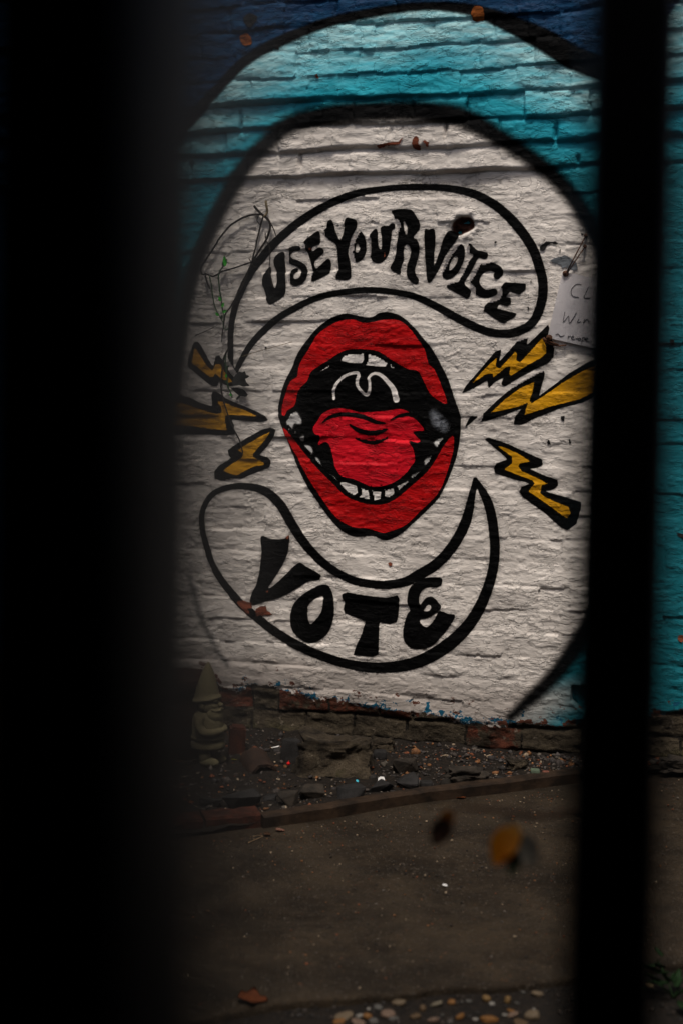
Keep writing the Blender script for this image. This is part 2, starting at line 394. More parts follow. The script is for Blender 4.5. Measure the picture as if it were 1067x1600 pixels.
H += amp * boff[BID] + (tz / COURSE - 0.5) * (-0.004 * top + 0.0022 * btz[BID]) + 0.0016 * btx[BID] * np.clip(DX, 0, 0.04) / 0.04
steps = [(0, 0.013), (-1, 0.009), (-2, 0.011), (-3, 0.014)]                # each course above stands a little prouder
for k, a in steps: H += a * (1 + 0.45 * fbm(GX, GZ * 0 + k, 0.22, 1, 90 - k, 2)) * smooth01((kf - k) * COURSE / 0.012 + 0.15)
H += top * 0.0016 * fbm(GX, GZ, 0.08, 0.03, 32, 2) + mid * 0.0014 * fbm(GX, GZ, 0.16, 0.07, 31, 2) + (0.0007 + 0.0006 * top) * fbm(GX, GZ, 0.05, 0.018, 33, 2) + 0.0005 * fbm(GX, GZ, 0.02, 0.010, 35, 1)
H += bare * (0.006 * fbm(GX, GZ, 0.06, 0.035, 41, 3) - 0.004) + bare * 0.012 * smooth01(-(BASE + 0.09) / 0.05)
# lumps and flaked edges in the thick paint
fl = fbm(GX, GZ, 0.035, 0.013, 51, 3)
H += (1 - bare) * 0.0016 * smooth01((fl - 0.35) / 0.12)
H -= 0.030 * smooth01((0.004 - np.where(SD_HOLE == SD_VENT, 9, SD_HOLE)) / 0.016) * (1 + 0.4 * fbm(GX, GZ, .02, .02, 61, 2))
hs = np.abs(np.where(SD_HOLE == SD_VENT, 9, SD_HOLE))
H += 0.004 * np.exp(-((hs - 0.012) / 0.010) ** 2) * (1 + 0.8 * fbm(GX, GZ, 0.015, 0.012, 62, 2))
H -= 0.075 * smooth01((0.004 - SD_VENT) / 0.006)
NRM = np.stack([-np.gradient(H, S, axis=0), -np.ones_like(H), -np.gradient(H, S, axis=1)], -1)
NRM[..., 0] *= 1
NRM /= np.linalg.norm(NRM, axis=-1, keepdims=True)

C = np.arange(NX * NZ).reshape(NX, NZ)
CELLS = np.stack([C[:-1, :-1], C[1:, :-1], C[1:, 1:], C[:-1, 1:]], -1).reshape(-1, 4)   # faces -y
FX, FZ, FH, FN = GX.ravel(), GZ.ravel(), H.ravel(), NRM.reshape(-1, 3)
ATT = {'sd_egg': SD_EGG.ravel(), 'sd_dome': SD_DOME.ravel(), 'base': BASE.ravel(), 'sd_hole': SD_HOLE.ravel()}
cellD = D_EDGE.ravel()[CELLS].mean(1); cellB = BID.ravel()[CELLS[:, 0]]
cellB = np.where(cellD < 0.0042, -1, cellB)

def lattice_mesh(name, cells, lift=0.0, extra=None, skirt=0.0, rnd=None, wall=False):
    u, inv = np.unique(cells, return_inverse=True); Q = inv.reshape(cells.shape)
    V = np.stack([FX[u], -(FH[u] + lift), FZ[u]], 1); N = FN[u]; A = {}
    if wall:
        for k, v in ATT.items(): A[k] = v[u]
        A['rnd'] = np.full(len(u), rnd)
    if extra:
        for k, v in extra.items(): A[k] = v[u]
    if skirt:
        e = np.concatenate([Q[:, [0, 1]], Q[:, [1, 2]], Q[:, [2, 3]], Q[:, [3, 0]]])
        key = np.sort(e, 1); key = key[:, 0].astype(np.int64) * (len(u) + 1) + key[:, 1]
        _, ix, ct = np.unique(key, return_index=True, return_counts=True)
        be = e[ix[ct == 1]]; bv, bi = np.unique(be, return_inverse=True); bi = bi.reshape(be.shape)
        n0 = len(V); n1 = n0 + len(bv)
        back = V[bv].copy(); back[:, 1] = skirt
        V = np.concatenate([V, V[bv], back])
        out = V[bv] - V[:n0].mean(0); out[:, 1] = 0; out /= np.linalg.norm(out, axis=1, keepdims=True) + 1e-9
        N = np.concatenate([N, out, out])
        for k in A: A[k] = np.concatenate([A[k], A[k][bv], A[k][bv]])
        Q = np.concatenate([Q, np.stack([n0 + bi[:, 1], n0 + bi[:, 0], n1 + bi[:, 0], n1 + bi[:, 1]], 1)])
    return quick_mesh(name, V, Q, {k: ('FLOAT', v) for k, v in A.items()}, N)

wall = empty('brick_wall', (0, 0, 0))
tag(wall, 'old brick wall painted with a mural of a red shouting mouth', 'wall', None, 'thing')
WM = {}
order = np.argsort(cellB, kind='stable'); cb = cellB[order]; uniq, start = np.unique(cb, return_index=True); start = np.append(start, len(cb))
rest = []; nvis = 0
for q, b in enumerate(uniq):
    cs = CELLS[order[start[q]:start[q + 1]]]
    if b == -1:
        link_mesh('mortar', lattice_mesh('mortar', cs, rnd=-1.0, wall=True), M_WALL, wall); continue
    c = np.stack([FX[cs], FZ[cs] * 0, FZ[cs]], -1).reshape(-1, 3); lo, hi = proj([c.min(0), c.max(0)])
    xa, xb = lo[0], hi[0]; yy = 0.5 * (lo[1] + hi[1])
    vis = -12 < yy < 1190 and len(cs) > 60 and ((xb > 300 and xa < 925) or (xb > 1045 and xa < 1067))
    if vis and nvis < 300:
        nvis += 1
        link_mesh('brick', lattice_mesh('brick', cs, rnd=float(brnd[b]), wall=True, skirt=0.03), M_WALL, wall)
    else: rest.append((cs, brnd[b]))
if rest:
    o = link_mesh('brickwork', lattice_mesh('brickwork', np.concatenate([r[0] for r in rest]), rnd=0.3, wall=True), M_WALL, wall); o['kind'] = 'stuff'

# body of the wall behind its face, and its plain run to either side and above
def plain_wall_mat():
    T = NT('plain teal painted brick'); p = T.pos()
    v = T.scaled(p, (1, 1, 1), (rad(90), 0, 0))
    br = T.n('ShaderNodeTexBrick'); T.set(br.inputs['Vector'], v); br.inputs['Scale'].default_value = 1.0
    br.inputs['Brick Width'].default_value = 0.19; br.inputs['Row Height'].default_value = 0.0758; br.inputs['Mortar Size'].default_value = 0.006; br.inputs['Mortar Smooth'].default_value = 0.6
    z = T.n('ShaderNodeSeparateXYZ'); T.set(z.inputs[0], p)
    c = T.mix(T.mapr(T.noise(T.scaled(p, (3, 3, 9)), 1.0, 4), 0.3, 0.7), (0.010, 0.17, 0.22), (0.02, 0.25, 0.30))
    grey = T.mix(T.mapr(T.noise(p, 4, 5, 0.65), 0.3, 0.7), (0.40, 0.375, 0.35), (0.56, 0.53, 0.50))
    c = T.mix(T.mapr(T.math('ADD', z.outputs[0], T.math('MULTIPLY', T.noise(p, 12, 4), 0.05)), 1.42, 1.43), c, grey)  # unseen right run greyed so the left bar reflects a neutral sheen
    c = T.mix(T.mapr(T.math('ADD', z.outputs[2], T.math('MULTIPLY', T.noise(p, 9, 4), 0.06)), 0.20, 0.17), c, (0.09, 0.06, 0.045))
    return T.fin(c, 0.6, T.bump(br.outputs['Fac'], 1.0, -0.008, paint_relief(T)), 0.3)
M_PLAIN = plain_wall_mat()
XB, ZB = xs[-1], zs[-1]
bm = bmesh.new()
box(bm, ((X0 + XB) / 2, 0.165, (ZB - 0.3) / 2), (XB - X0, 0.27, ZB + 0.3))
box(bm, ((X0 - 5) / 2, 0.15, 1.45), (5 + X0, 0.30, 3.5)); box(bm, ((XB + 5) / 2, 0.15, 1.45), (5 - XB, 0.30, 3.5))
box(bm, ((X0 + XB) / 2, 0.135, (ZB + 3.2) / 2), (XB - X0, 0.36, 3.2 - ZB))
obj('wall_body', bm, M_PLAIN, wall, smooth=False)

# ------------------------------------------------------------------ mural: coats of paint following the relief
def fr(ox, oy, s): return lambda pts: [(ox + p[0] / s, oy + p[1] / s) for p in pts]
R3, R5, R6, R7, R8 = fr(280, 270, 2.964), fr(400, 470, 3.138), fr(280, 520, 5.928), fr(690, 480, 4.104), fr(290, 730, 2.092)
R1, R2 = fr(270, 0, 2.6675), fr(640, 0, 2.499)
FA, FB, FC, FD, FE = fr(400, 320, 5.335), fr(560, 310, 6.669), fr(650, 330, 5.335), fr(380, 820, 5.335), fr(520, 880, 5.335)
FF, FG, FP, FV = fr(430, 480, 3.557), fr(430, 620, 3.557), fr(840, 320, 6.667), fr(300, 320, 7.62)
PXM = 1 / 480.0
def paint(name, parent, m, shapes, layer, holes=(), pad=0.014, label=None):
    """shapes: ('p', px points, smooth) polygons or ('s', px points, half widths in px) strokes"""
    shp = []
    for s in list(shapes) + list(holes):
        if s[0] == 'p': P = densify(s[1], True, s[2], 4); shp.append(('p', P, None))
        else:
            q = np.asarray(s[1], float); hw = np.broadcast_to(np.asarray(s[2], float), (len(q),))
            c = cat_rom(np.column_stack([q, hw]), False, 5); shp.append(('s', wall_pt(c[:, :2]), np.maximum(c[:, 2], 0.3) * PXM))
    nS = len(list(shapes)); allp = np.concatenate([a[1] for a in shp[:nS]])
    mw = max([float(a[2].max()) for a in shp if a[2] is not None] + [0]) + pad + 2 * S
    i0 = max(0, int((allp[:, 0].min() - mw - X0) / S)); i1 = min(NX - 1, int((allp[:, 0].max() + mw - X0) / S) + 1)
    j0 = max(0, int((allp[:, 1].min() - mw - Z0) / S)); j1 = min(NZ - 1, int((allp[:, 1].max() + mw - Z0) / S) + 1)
    X, Z = GX[i0:i1 + 1, j0:j1 + 1], GZ[i0:i1 + 1, j0:j1 + 1]
    ev = lambda a: sd_poly(X, Z, a[1]) if a[0] == 'p' else sd_stroke(X, Z, a[1], a[2])
    d = ev(shp[0])
    for a in shp[1:nS]: d = np.minimum(d, ev(a))
    for a in shp[nS:]: d = np.maximum(d, -ev(a))
    sdf = np.full(NX * NZ, 9.0, np.float32); idx = C[i0:i1 + 1, j0:j1 + 1].ravel(); sdf[idx] = d.ravel()
    sub = C[i0:i1 + 1, j0:j1 + 1]
    cells = np.stack([sub[:-1, :-1], sub[1:, :-1], sub[1:, 1:], sub[:-1, 1:]], -1).reshape(-1, 4)
    cells = cells[sdf[cells].min(1) < pad]
    if not len(cells): return None
    o = link_mesh(name, lattice_mesh(name, cells, lift=0.0005 * layer, extra={'sd': sdf}), m, parent)
    if label: o['label'] = label
    return o

# long sprayed outlines of the dome and of the white oval
paint('painted_arc', wall, P_SPRAY, [('s', [(245, 262), (285, 213), (340, 153), (390, 103), (440, 73), (500, 46), (560, 30), (620, 19), (680, 15), (740, 20), (790, 38), (850, 66), (900, 96), (960, 118)], [8, 8, 8, 8, 8, 7.5, 7, 6.5, 6, 8, 11, 15, 16, 16])], 1, pad=0.016, label='black sprayed arc above the teal band at the top of the wall')
paint('painted_arc', wall, P_SOFT, [('s', [(268, 660), (276, 560), (291, 470), (312, 398), (345, 325), (380, 268), (420, 226), (460, 196), (520, 182), (600, 176), (680, 178), (730, 188), (780, 216), (830, 248), (870, 281), (900, 316), (925, 360), (960, 430), (985, 520)], [9, 9, 10, 11, 12, 12, 12, 13, 15, 14, 14, 14, 12, 11, 11, 11, 11, 10, 10])], 1, pad=0.03, label='thick black sprayed arc round the top of the white oval')
paint('painted_arc', wall, P_SOFT, [('s', [(985, 760), (970, 860), (940, 940), (905, 1000), (870, 1050), (830, 1090), (797, 1120)], [12, 12, 12, 12, 11, 9, 5])], 1, pad=0.03, label='black sprayed curve at the lower right of the white oval')
paint('painted_arc', wall, P_MIST, [('s', [(296, 900), (314, 964), (335, 1008), (356, 1040)], [3, 4, 3, 2])], 1, pad=0.025, label='faint grey sprayed curve at the lower left of the white oval')

# speech banners
b1 = [(366, 592), (361, 560), (362, 510), (371, 470), (390, 430), (420, 390), (460, 353), (500, 326), (550, 304), (600, 295), (650, 292), (700, 294), (740, 303), (775, 322), (805, 350), (830, 385), (843, 420), (848, 450), (843, 480), (830, 505), (805, 519), (780, 521), (755, 516), (720, 500), (680, 478), (650, 464), (620, 457), (580, 453), (540, 456), (500, 464), (460, 482), (425, 505), (395, 535), (375, 568), (366, 592)]
h1 = [3, 4.5, 5, 5.5, 6, 6.5, 6.5, 6, 5.5, 4.6, 4.6, 5, 6, 6.5, 7, 7, 7, 7, 7, 6.5, 6.5, 6, 6, 6, 5.5, 5, 4.6, 4.6, 4.6, 4.8, 5, 5.2, 5.2, 4.6, 3]
ban1 = paint('speech_banner', wall, P_BLACK, [('s', b1, h1)], 2, label='upper painted speech swoosh with lettering across it')
b2 = R8([(945, 40), (985, 110), (1005, 200), (1008, 300), (985, 400), (935, 500), (860, 578), (760, 635), (650, 655), (540, 645), (430, 610), (330, 562), (230, 488), (150, 410), (90, 320), (60, 220), (56, 150), (85, 92), (140, 66), (200, 62), (260, 78), (310, 122), (350, 190), (400, 260), (460, 320), (540, 366), (630, 383), (710, 376), (760, 352), (820, 315), (870, 260), (905, 200), (925, 140), (945, 40)])
h2 = [3.5, 7, 7.5, 7.5, 8, 9, 10, 9.5, 8.5, 7.5, 7.5, 7.5, 7, 6.5, 5.5, 5, 4.6, 4.6, 4.6, 5.2, 7, 8, 8, 7.5, 7, 6.5, 6.5, 7, 8, 8, 8, 8, 7, 3.5]
ban2 = paint('speech_banner', wall, P_BLACK, [('s', b2, h2)], 2, label='lower painted speech swoosh with the word VOTE inside')

def letter(parent, pts, holes=(), smooth=True, lab=None):
    paint('letter', parent, P_BLACK, [('p', pts, smooth)], 3, [('p', h, True) for h in holes], label=lab)
letter(ban1, FA([(150, 450), (195, 400), (240, 400), (243, 500), (252, 640), (250, 730), (215, 780), (130, 830), (95, 800), (75, 720), (50, 640), (75, 560), (110, 520), (125, 530), (130, 600), (160, 695), (177, 640), (170, 560), (148, 500)]), lab='letter U')
paint('letter', ban1, P_BLACK, [('s', FA([(358, 362), (300, 375), (268, 425), (292, 468), (350, 490), (395, 525), (405, 580), (378, 632), (325, 648), (296, 618), (302, 570), (335, 545)]), [3.6, 4.2, 4.4, 4.6, 4.8, 5, 5.2, 5.2, 5.2, 4.8, 4.2, 3.6])], 3, label='letter S')
letter(ban1, FA([(385, 330), (430, 280), (500, 225), (530, 225), (538, 320), (475, 350), (467, 388), (520, 357), (558, 365), (565, 400), (520, 440), (487, 478), (500, 530), (560, 480), (600, 447), (625, 480), (620, 545), (600, 580), (475, 640), (465, 600), (470, 540), (440, 420), (410, 370), (378, 335)]), lab='letter E')
letter(ban1, FA([(600, 140), (630, 122), (650, 160), (665, 220), (698, 292), (720, 260), (735, 200), (738, 130), (765, 105), (835, 130), (840, 180), (825, 215), (795, 270), (780, 320), (770, 400), (785, 480), (795, 570), (780, 620), (700, 625), (662, 605), (685, 540), (680, 440), (670, 340), (640, 310), (560, 245), (565, 215), (590, 190)]), lab='letter Y')
letter(ban1, FA([(790, 260), (830, 225), (870, 220), (905, 260), (920, 340), (910, 420), (860, 475), (810, 470), (780, 430), (775, 350)]), [FA([(845, 320), (865, 365), (850, 395), (830, 390), (832, 345)])], lab='letter O')
letter(ban1, FB([(100, 405), (155, 330), (180, 318), (200, 340), (205, 470), (222, 530), (240, 510), (240, 400), (228, 310), (265, 285), (310, 285), (345, 258), (380, 270), (378, 310), (350, 335), (340, 420), (325, 520), (300, 600), (250, 660), (190, 675), (140, 640), (115, 560), (110, 450)]), lab='letter U')
letter(ban1, FB([(340, 140), (370, 120), (470, 110), (550, 120), (600, 180), (640, 260), (630, 330), (575, 400), (615, 440), (635, 510), (625, 600), (600, 690), (590, 770), (630, 850), (620, 890), (590, 895), (530, 850), (500, 780), (505, 700), (530, 620), (545, 540), (520, 485), (490, 485), (470, 540), (470, 640), (440, 730), (440, 780), (410, 790), (330, 730), (360, 660), (385, 580), (395, 480), (410, 400), (405, 300), (385, 220), (365, 170)]), [FB([(468, 238), (495, 260), (512, 320), (500, 380), (480, 340)])], lab='letter R')
letter(ban1, FC([(68, 165), (105, 155), (150, 148), (160, 240), (150, 350), (150, 452), (190, 340), (225, 230), (280, 160), (350, 200), (330, 250), (260, 340), (215, 430), (170, 520), (125, 585), (95, 580), (75, 420)]), lab='letter V')
letter(ban1, FC([(340, 270), (390, 285), (405, 350), (385, 440), (330, 530), (260, 570), (220, 545), (222, 470), (260, 370), (305, 295)]), [FC([(325, 375), (345, 390), (335, 430), (300, 482), (275, 490), (280, 440), (305, 395)])], lab='letter O')
letter(ban1, FC([(425, 280), (450, 268), (500, 320), (590, 345), (590, 385), (565, 400), (515, 390), (490, 440), (440, 530), (400, 600), (455, 665), (430, 725), (400, 720), (350, 690), (255, 635), (285, 585), (350, 590), (380, 520), (430, 430), (475, 365), (420, 340)]), lab='letter I')
paint('letter', ban1, P_BLACK, [('s', FC([(672, 535), (692, 505), (650, 470), (592, 462), (530, 490), (490, 545), (486, 610), (520, 662), (580, 688), (645, 675)]), [5.5, 6, 6, 6.4, 7, 7.6, 7.6, 7.4, 6.2, 5.5])], 3, label='letter C')
letter(ban1, FC([(740, 590), (915, 605), (910, 655), (860, 695), (780, 670), (745, 715), (785, 720), (790, 770), (760, 790), (690, 775), (670, 810), (835, 852), (820, 880), (730, 935), (690, 920), (560, 830), (570, 790), (640, 710), (690, 650)]), smooth=False, lab='letter E')
letter(ban2, FD([(150, 95), (235, 118), (345, 115), (385, 85), (375, 220), (330, 330), (265, 440), (215, 520), (250, 510), (340, 430), (430, 340), (480, 315), (520, 340), (640, 410), (645, 440), (620, 462), (540, 475), (450, 530), (320, 600), (150, 650), (85, 668), (60, 640), (75, 570), (110, 500), (140, 380), (155, 230)]), lab='letter V')
letter(ban2, FD([(650, 500), (710, 505), (745, 570), (762, 680), (745, 820), (690, 920), (600, 980), (530, 980), (450, 930), (400, 860), (393, 760), (420, 660), (500, 580), (580, 530)]), [FD([(665, 590), (660, 700), (630, 760), (570, 825), (545, 800), (538, 710), (560, 650)])], lab='letter O')
letter(ban2, FE([(80, 255), (120, 240), (260, 265), (450, 285), (540, 265), (555, 300), (545, 420), (530, 490), (470, 508), (385, 490), (385, 600), (380, 760), (330, 780), (170, 765), (190, 700), (240, 590), (270, 485), (100, 415), (88, 380), (100, 320), (80, 290)]), smooth=False, lab='letter T')
letter(ban2, FE([(890, 118), (908, 160), (880, 195), (790, 200), (740, 230), (718, 290), (728, 345), (770, 290), (830, 280), (880, 330), (900, 370), (850, 420), (780, 458), (718, 472), (760, 525), (800, 520), (850, 460), (880, 400), (910, 400), (960, 420), (1015, 430), (1000, 480), (920, 590), (820, 690), (720, 715), (640, 700), (590, 630), (590, 520), (620, 420), (640, 395), (620, 320), (630, 230), (670, 170), (750, 125)]), [FE([(758, 388), (790, 347), (818, 355), (810, 388), (780, 398)])], lab='letter E')

# the mouth
mouth_px = FF([(390, 35), (450, 45), (510, 56), (545, 50), (580, 30), (640, 28), (700, 50), (760, 100), (820, 170), (870, 230), (920, 320), (960, 400), (990, 490), (1012, 550), (1028, 600)]) + \
    FG([(1030, 150), (1025, 230), (1000, 350), (945, 490), (900, 570), (800, 670), (700, 760), (640, 790), (600, 796), (540, 772), (430, 775), (340, 715), (240, 590), (160, 460), (90, 300), (45, 180)]) + \
    FF([(20, 600), (20, 540), (50, 430), (92, 340), (120, 270), (170, 190), (240, 110), (310, 60)])
mouth = paint('mouth', wall, P_BLACK, [('p', mouth_px, True)], 2, label='wide open shouting mouth with red lips, teeth and tongue')
paint('upper_lip', mouth, P_RED, [('p', FF([(360, 75), (430, 68), (480, 85), (530, 85), (600, 70), (680, 72), (740, 110), (800, 190), (830, 240), (850, 310), (885, 350), (920, 430), (955, 530), (920, 525), (860, 480), (820, 400), (790, 355), (740, 345), (700, 325), (640, 290), (580, 250), (520, 235), (440, 232), (390, 240), (340, 265), (290, 300), (240, 330), (200, 360), (180, 410), (150, 440), (125, 480), (110, 545), (70, 575), (55, 605), (38, 590), (40, 550), (60, 480), (90, 410), (125, 385), (135, 320), (190, 230), (230, 160), (290, 110)]), True)], 3)
paint('lower_lip', mouth, P_RED, [('p', FG([(45, 170), (80, 200), (130, 270), (190, 345), (260, 420), (330, 490), (390, 550), (470, 585), (540, 600), (610, 595), (680, 560), (750, 500), (840, 420), (890, 350), (930, 280), (975, 222), (992, 230), (985, 310), (950, 430), (900, 540), (800, 640), (720, 715), (630, 750), (590, 755), (510, 730), (440, 725), (340, 670), (250, 550), (180, 440), (120, 330), (70, 240)]), True)], 3)
paint('tongue', mouth, P_TONGUE, [('p', FG([(240, 130), (270, 90), (330, 65), (400, 68), (460, 85), (530, 85), (610, 78), (680, 68), (730, 78), (770, 112), (800, 145), (825, 185), (790, 190), (762, 198), (800, 240), (790, 255), (740, 245), (765, 285), (776, 350), (752, 390), (720, 430), (660, 475), (600, 495), (540, 500), (490, 480), (430, 455), (370, 440), (335, 390), (320, 330), (305, 275), (280, 250), (240, 268), (252, 218), (222, 205), (215, 170)]), True)], 3)
for pts, hw in [([(265, 145), (300, 116), (360, 98), (430, 100), (500, 115), (560, 140), (612, 146)], [1, 2.6, 3.2, 3.4, 3.4, 3, 1.2]),
                ([(640, 130), (690, 106), (750, 98), (805, 130)], [1, 2.6, 3, 2.6]),
                ([(415, 155), (460, 184), (520, 200), (580, 195), (620, 176)], [1.6, 3.6, 3.8, 3.6, 2.2]),
                ([(450, 230), (500, 248), (560, 252), (618, 228)], [2, 3.2, 3.4, 2]),
                ([(365, 105), (366, 134)], [1.6, 0.8])]:
    paint('tongue_crease', mouth, P_BLACK, [('s', FG(pts), hw)], 4)
paint('uvula', mouth, P_WHITE, [('s', FF([(328, 510), (325, 470), (340, 430), (370, 395), (410, 372), (455, 364), (464, 382), (455, 410), (460, 440), (490, 478), (510, 487), (524, 465), (525, 420), (521, 390), (550, 368), (590, 380), (630, 420), (658, 460), (672, 512)]), [1.3, 1.5, 1.5, 1.4, 1.4, 1.6, 1.8, 1.7, 1.5, 1.6, 1.8, 1.6, 1.5, 1.4, 1.4, 2, 2.6, 3.4, 4.4])], 3)
for pts in [[(385, 265), (430, 250), (488, 248), (490, 290), (480, 308), (410, 306), (372, 295)], [(500, 250), (550, 255), (600, 280), (620, 310), (610, 328), (560, 326), (500, 318), (494, 285)], [(638, 300), (672, 312), (704, 336), (645, 334)], [(240, 350), (268, 330), (304, 318), (296, 332), (262, 350)]]:
    paint('tooth', mouth, P_WHITE, [('p', FF(pts), False)], 3)
for pts in [[(360, 482), (375, 472), (450, 497), (456, 530), (440, 545), (392, 520)], [(462, 512), (515, 512), (522, 575), (480, 570), (460, 545)], [(540, 517), (586, 517), (581, 565), (540, 575)], [(608, 503), (650, 492), (658, 535), (635, 560), (610, 550)], [(680, 497), (735, 472), (740, 490), (690, 520)]]:
    paint('tooth', mouth, P_WHITE, [('p', FG(pts), False)], 3)
for pts in [[(165, 275), (195, 278), (205, 310), (185, 320)], [(225, 338), (247, 360), (255, 390), (230, 375)], [(288, 430), (328, 448), (340, 470), (300, 452)], [(888, 250), (937, 232), (920, 278), (890, 268)], [(835, 350), (882, 333), (860, 365), (838, 380)], [(758, 440), (820, 420), (790, 457)], [(70, 130), (95, 85), (112, 78), (142, 120), (146, 148), (108, 145), (96, 175), (80, 182)], [(810, 150), (828, 140), (826, 185)], [(100, 175), (112, 170), (112, 205), (104, 200)], [(138, 235), (160, 220), (158, 240)]]:
    paint('tooth', mouth, P_GREYW, [('p', FG(pts), True)], 3, label='thin grey painted tooth at the side of the mouth')
paint('cheek_highlight', mouth, P_GLOW, [('s', FF([(880, 590), (900, 628), (912, 655)]), [2.5, 6, 3]), ('s', FF([(925, 640), (938, 668)]), [3, 4])], 3, pad=0.02)

# lightning bolts
bolts = [
    (R7, [(125, 555), (160, 495), (260, 380), (340, 285), (380, 270), (375, 310), (365, 350), (430, 280), (500, 195), (550, 190), (545, 240), (600, 190), (680, 110), (700, 180), (720, 270), (715, 320), (680, 360), (600, 395), (490, 455), (400, 510), (380, 490), (395, 450), (340, 480), (300, 520), (290, 470), (220, 510)],
     [(200, 485), (250, 420), (350, 325), (345, 380), (370, 395), (470, 285), (480, 300), (475, 340), (500, 355), (570, 280), (645, 195), (665, 250), (670, 290), (640, 320), (560, 365), (440, 440), (430, 425), (440, 380), (410, 385), (330, 450), (325, 425), (280, 430)], 'small yellow bolt pointing up to the paper notice'),
    (R7, [(245, 735), (225, 720), (350, 600), (480, 490), (600, 420), (650, 398), (660, 430), (640, 500), (620, 570), (700, 510), (820, 420), (940, 350), (1030, 310), (1050, 540), (900, 610), (750, 650), (600, 710), (510, 755), (460, 750), (470, 700), (510, 650), (400, 690), (300, 725)],
     [(315, 675), (400, 595), (500, 520), (590, 480), (580, 540), (560, 600), (575, 615), (650, 570), (780, 480), (900, 410), (1010, 360), (1025, 520), (880, 590), (700, 635), (530, 690), (540, 650), (555, 610), (480, 640)], 'largest yellow bolt, right of the mouth and running behind the fence'),
    (R7, [(270, 845), (300, 835), (420, 875), (560, 940), (640, 975), (645, 1010), (615, 1030), (560, 1035), (660, 1080), (740, 1105), (745, 1140), (720, 1165), (660, 1180), (770, 1210), (890, 1250), (890, 1290), (860, 1390), (800, 1430), (760, 1410), (650, 1310), (520, 1220), (495, 1180), (510, 1150), (570, 1130), (450, 1100), (340, 1065), (330, 1030), (350, 1000), (420, 975), (360, 920)],
     [(355, 888), (400, 900), (500, 945), (565, 990), (500, 1000), (490, 1020), (510, 1050), (600, 1090), (675, 1130), (640, 1140), (630, 1190), (660, 1215), (720, 1245), (810, 1280), (825, 1320), (800, 1355), (740, 1310), (650, 1245), (555, 1180), (595, 1130), (580, 1110), (470, 1070), (400, 1040), (450, 1000), (450, 960), (380, 910)], 'zigzag yellow bolt slanting down to the right, below the others'),
    (R6, [(130, 90), (170, 80), (210, 130), (300, 290), (320, 310), (340, 220), (370, 205), (420, 270), (480, 370), (540, 440), (560, 480), (480, 495), (430, 480), (370, 450), (360, 490), (320, 500), (250, 450), (80, 310), (90, 230)],
     [(140, 140), (160, 150), (250, 290), (310, 350), (340, 290), (380, 290), (440, 380), (500, 450), (470, 465), (390, 420), (340, 375), (320, 410), (290, 410), (200, 340), (120, 280)], 'dull yellow bolt behind the vine, topmost on the left of the mouth'),
    (R6, [(-300, 500), (30, 580), (100, 600), (200, 650), (310, 680), (300, 580), (310, 540), (360, 550), (440, 610), (560, 660), (700, 720), (800, 770), (830, 810), (760, 825), (620, 815), (490, 800), (510, 850), (520, 940), (430, 950), (250, 940), (60, 940), (-300, 935)],
     [(-300, 600), (30, 650), (150, 690), (280, 735), (350, 750), (400, 740), (390, 690), (360, 640), (400, 635), (480, 670), (620, 720), (730, 775), (620, 765), (470, 760), (430, 770), (430, 830), (450, 905), (300, 890), (60, 860), (-300, 850)], 'long yellow bolt pointing at the left corner of the mouth'),
    (R6, [(450, 1090), (500, 1050), (620, 980), (760, 900), (850, 875), (900, 895), (880, 960), (810, 1060), (750, 1130), (820, 1150), (855, 1190), (845, 1240), (780, 1270), (650, 1320), (520, 1380), (420, 1375), (330, 1350), (325, 1280), (370, 1230), (480, 1160), (460, 1140)],
     [(550, 1085), (620, 1040), (740, 970), (850, 915), (820, 960), (760, 1040), (690, 1120), (690, 1150), (790, 1205), (790, 1225), (700, 1235), (620, 1275), (540, 1320), (480, 1310), (410, 1275), (480, 1220), (580, 1160), (600, 1120)], 'short yellow bolt just above the lower speech swoosh'),
]
for f, outer, inner, lab in bolts:
    o = paint('lightning_bolt', wall, P_BLACK, [('p', f(outer), False)], 2, label=lab)
    paint('yellow_fill', o, P_YELLOW, [('p', f(inner), False)], 3)
paint('paint_mark', wall, P_BLACK, [('p', R7([(150, 770), (165, 730), (185, 700), (230, 700), (200, 728)]), True)], 2)

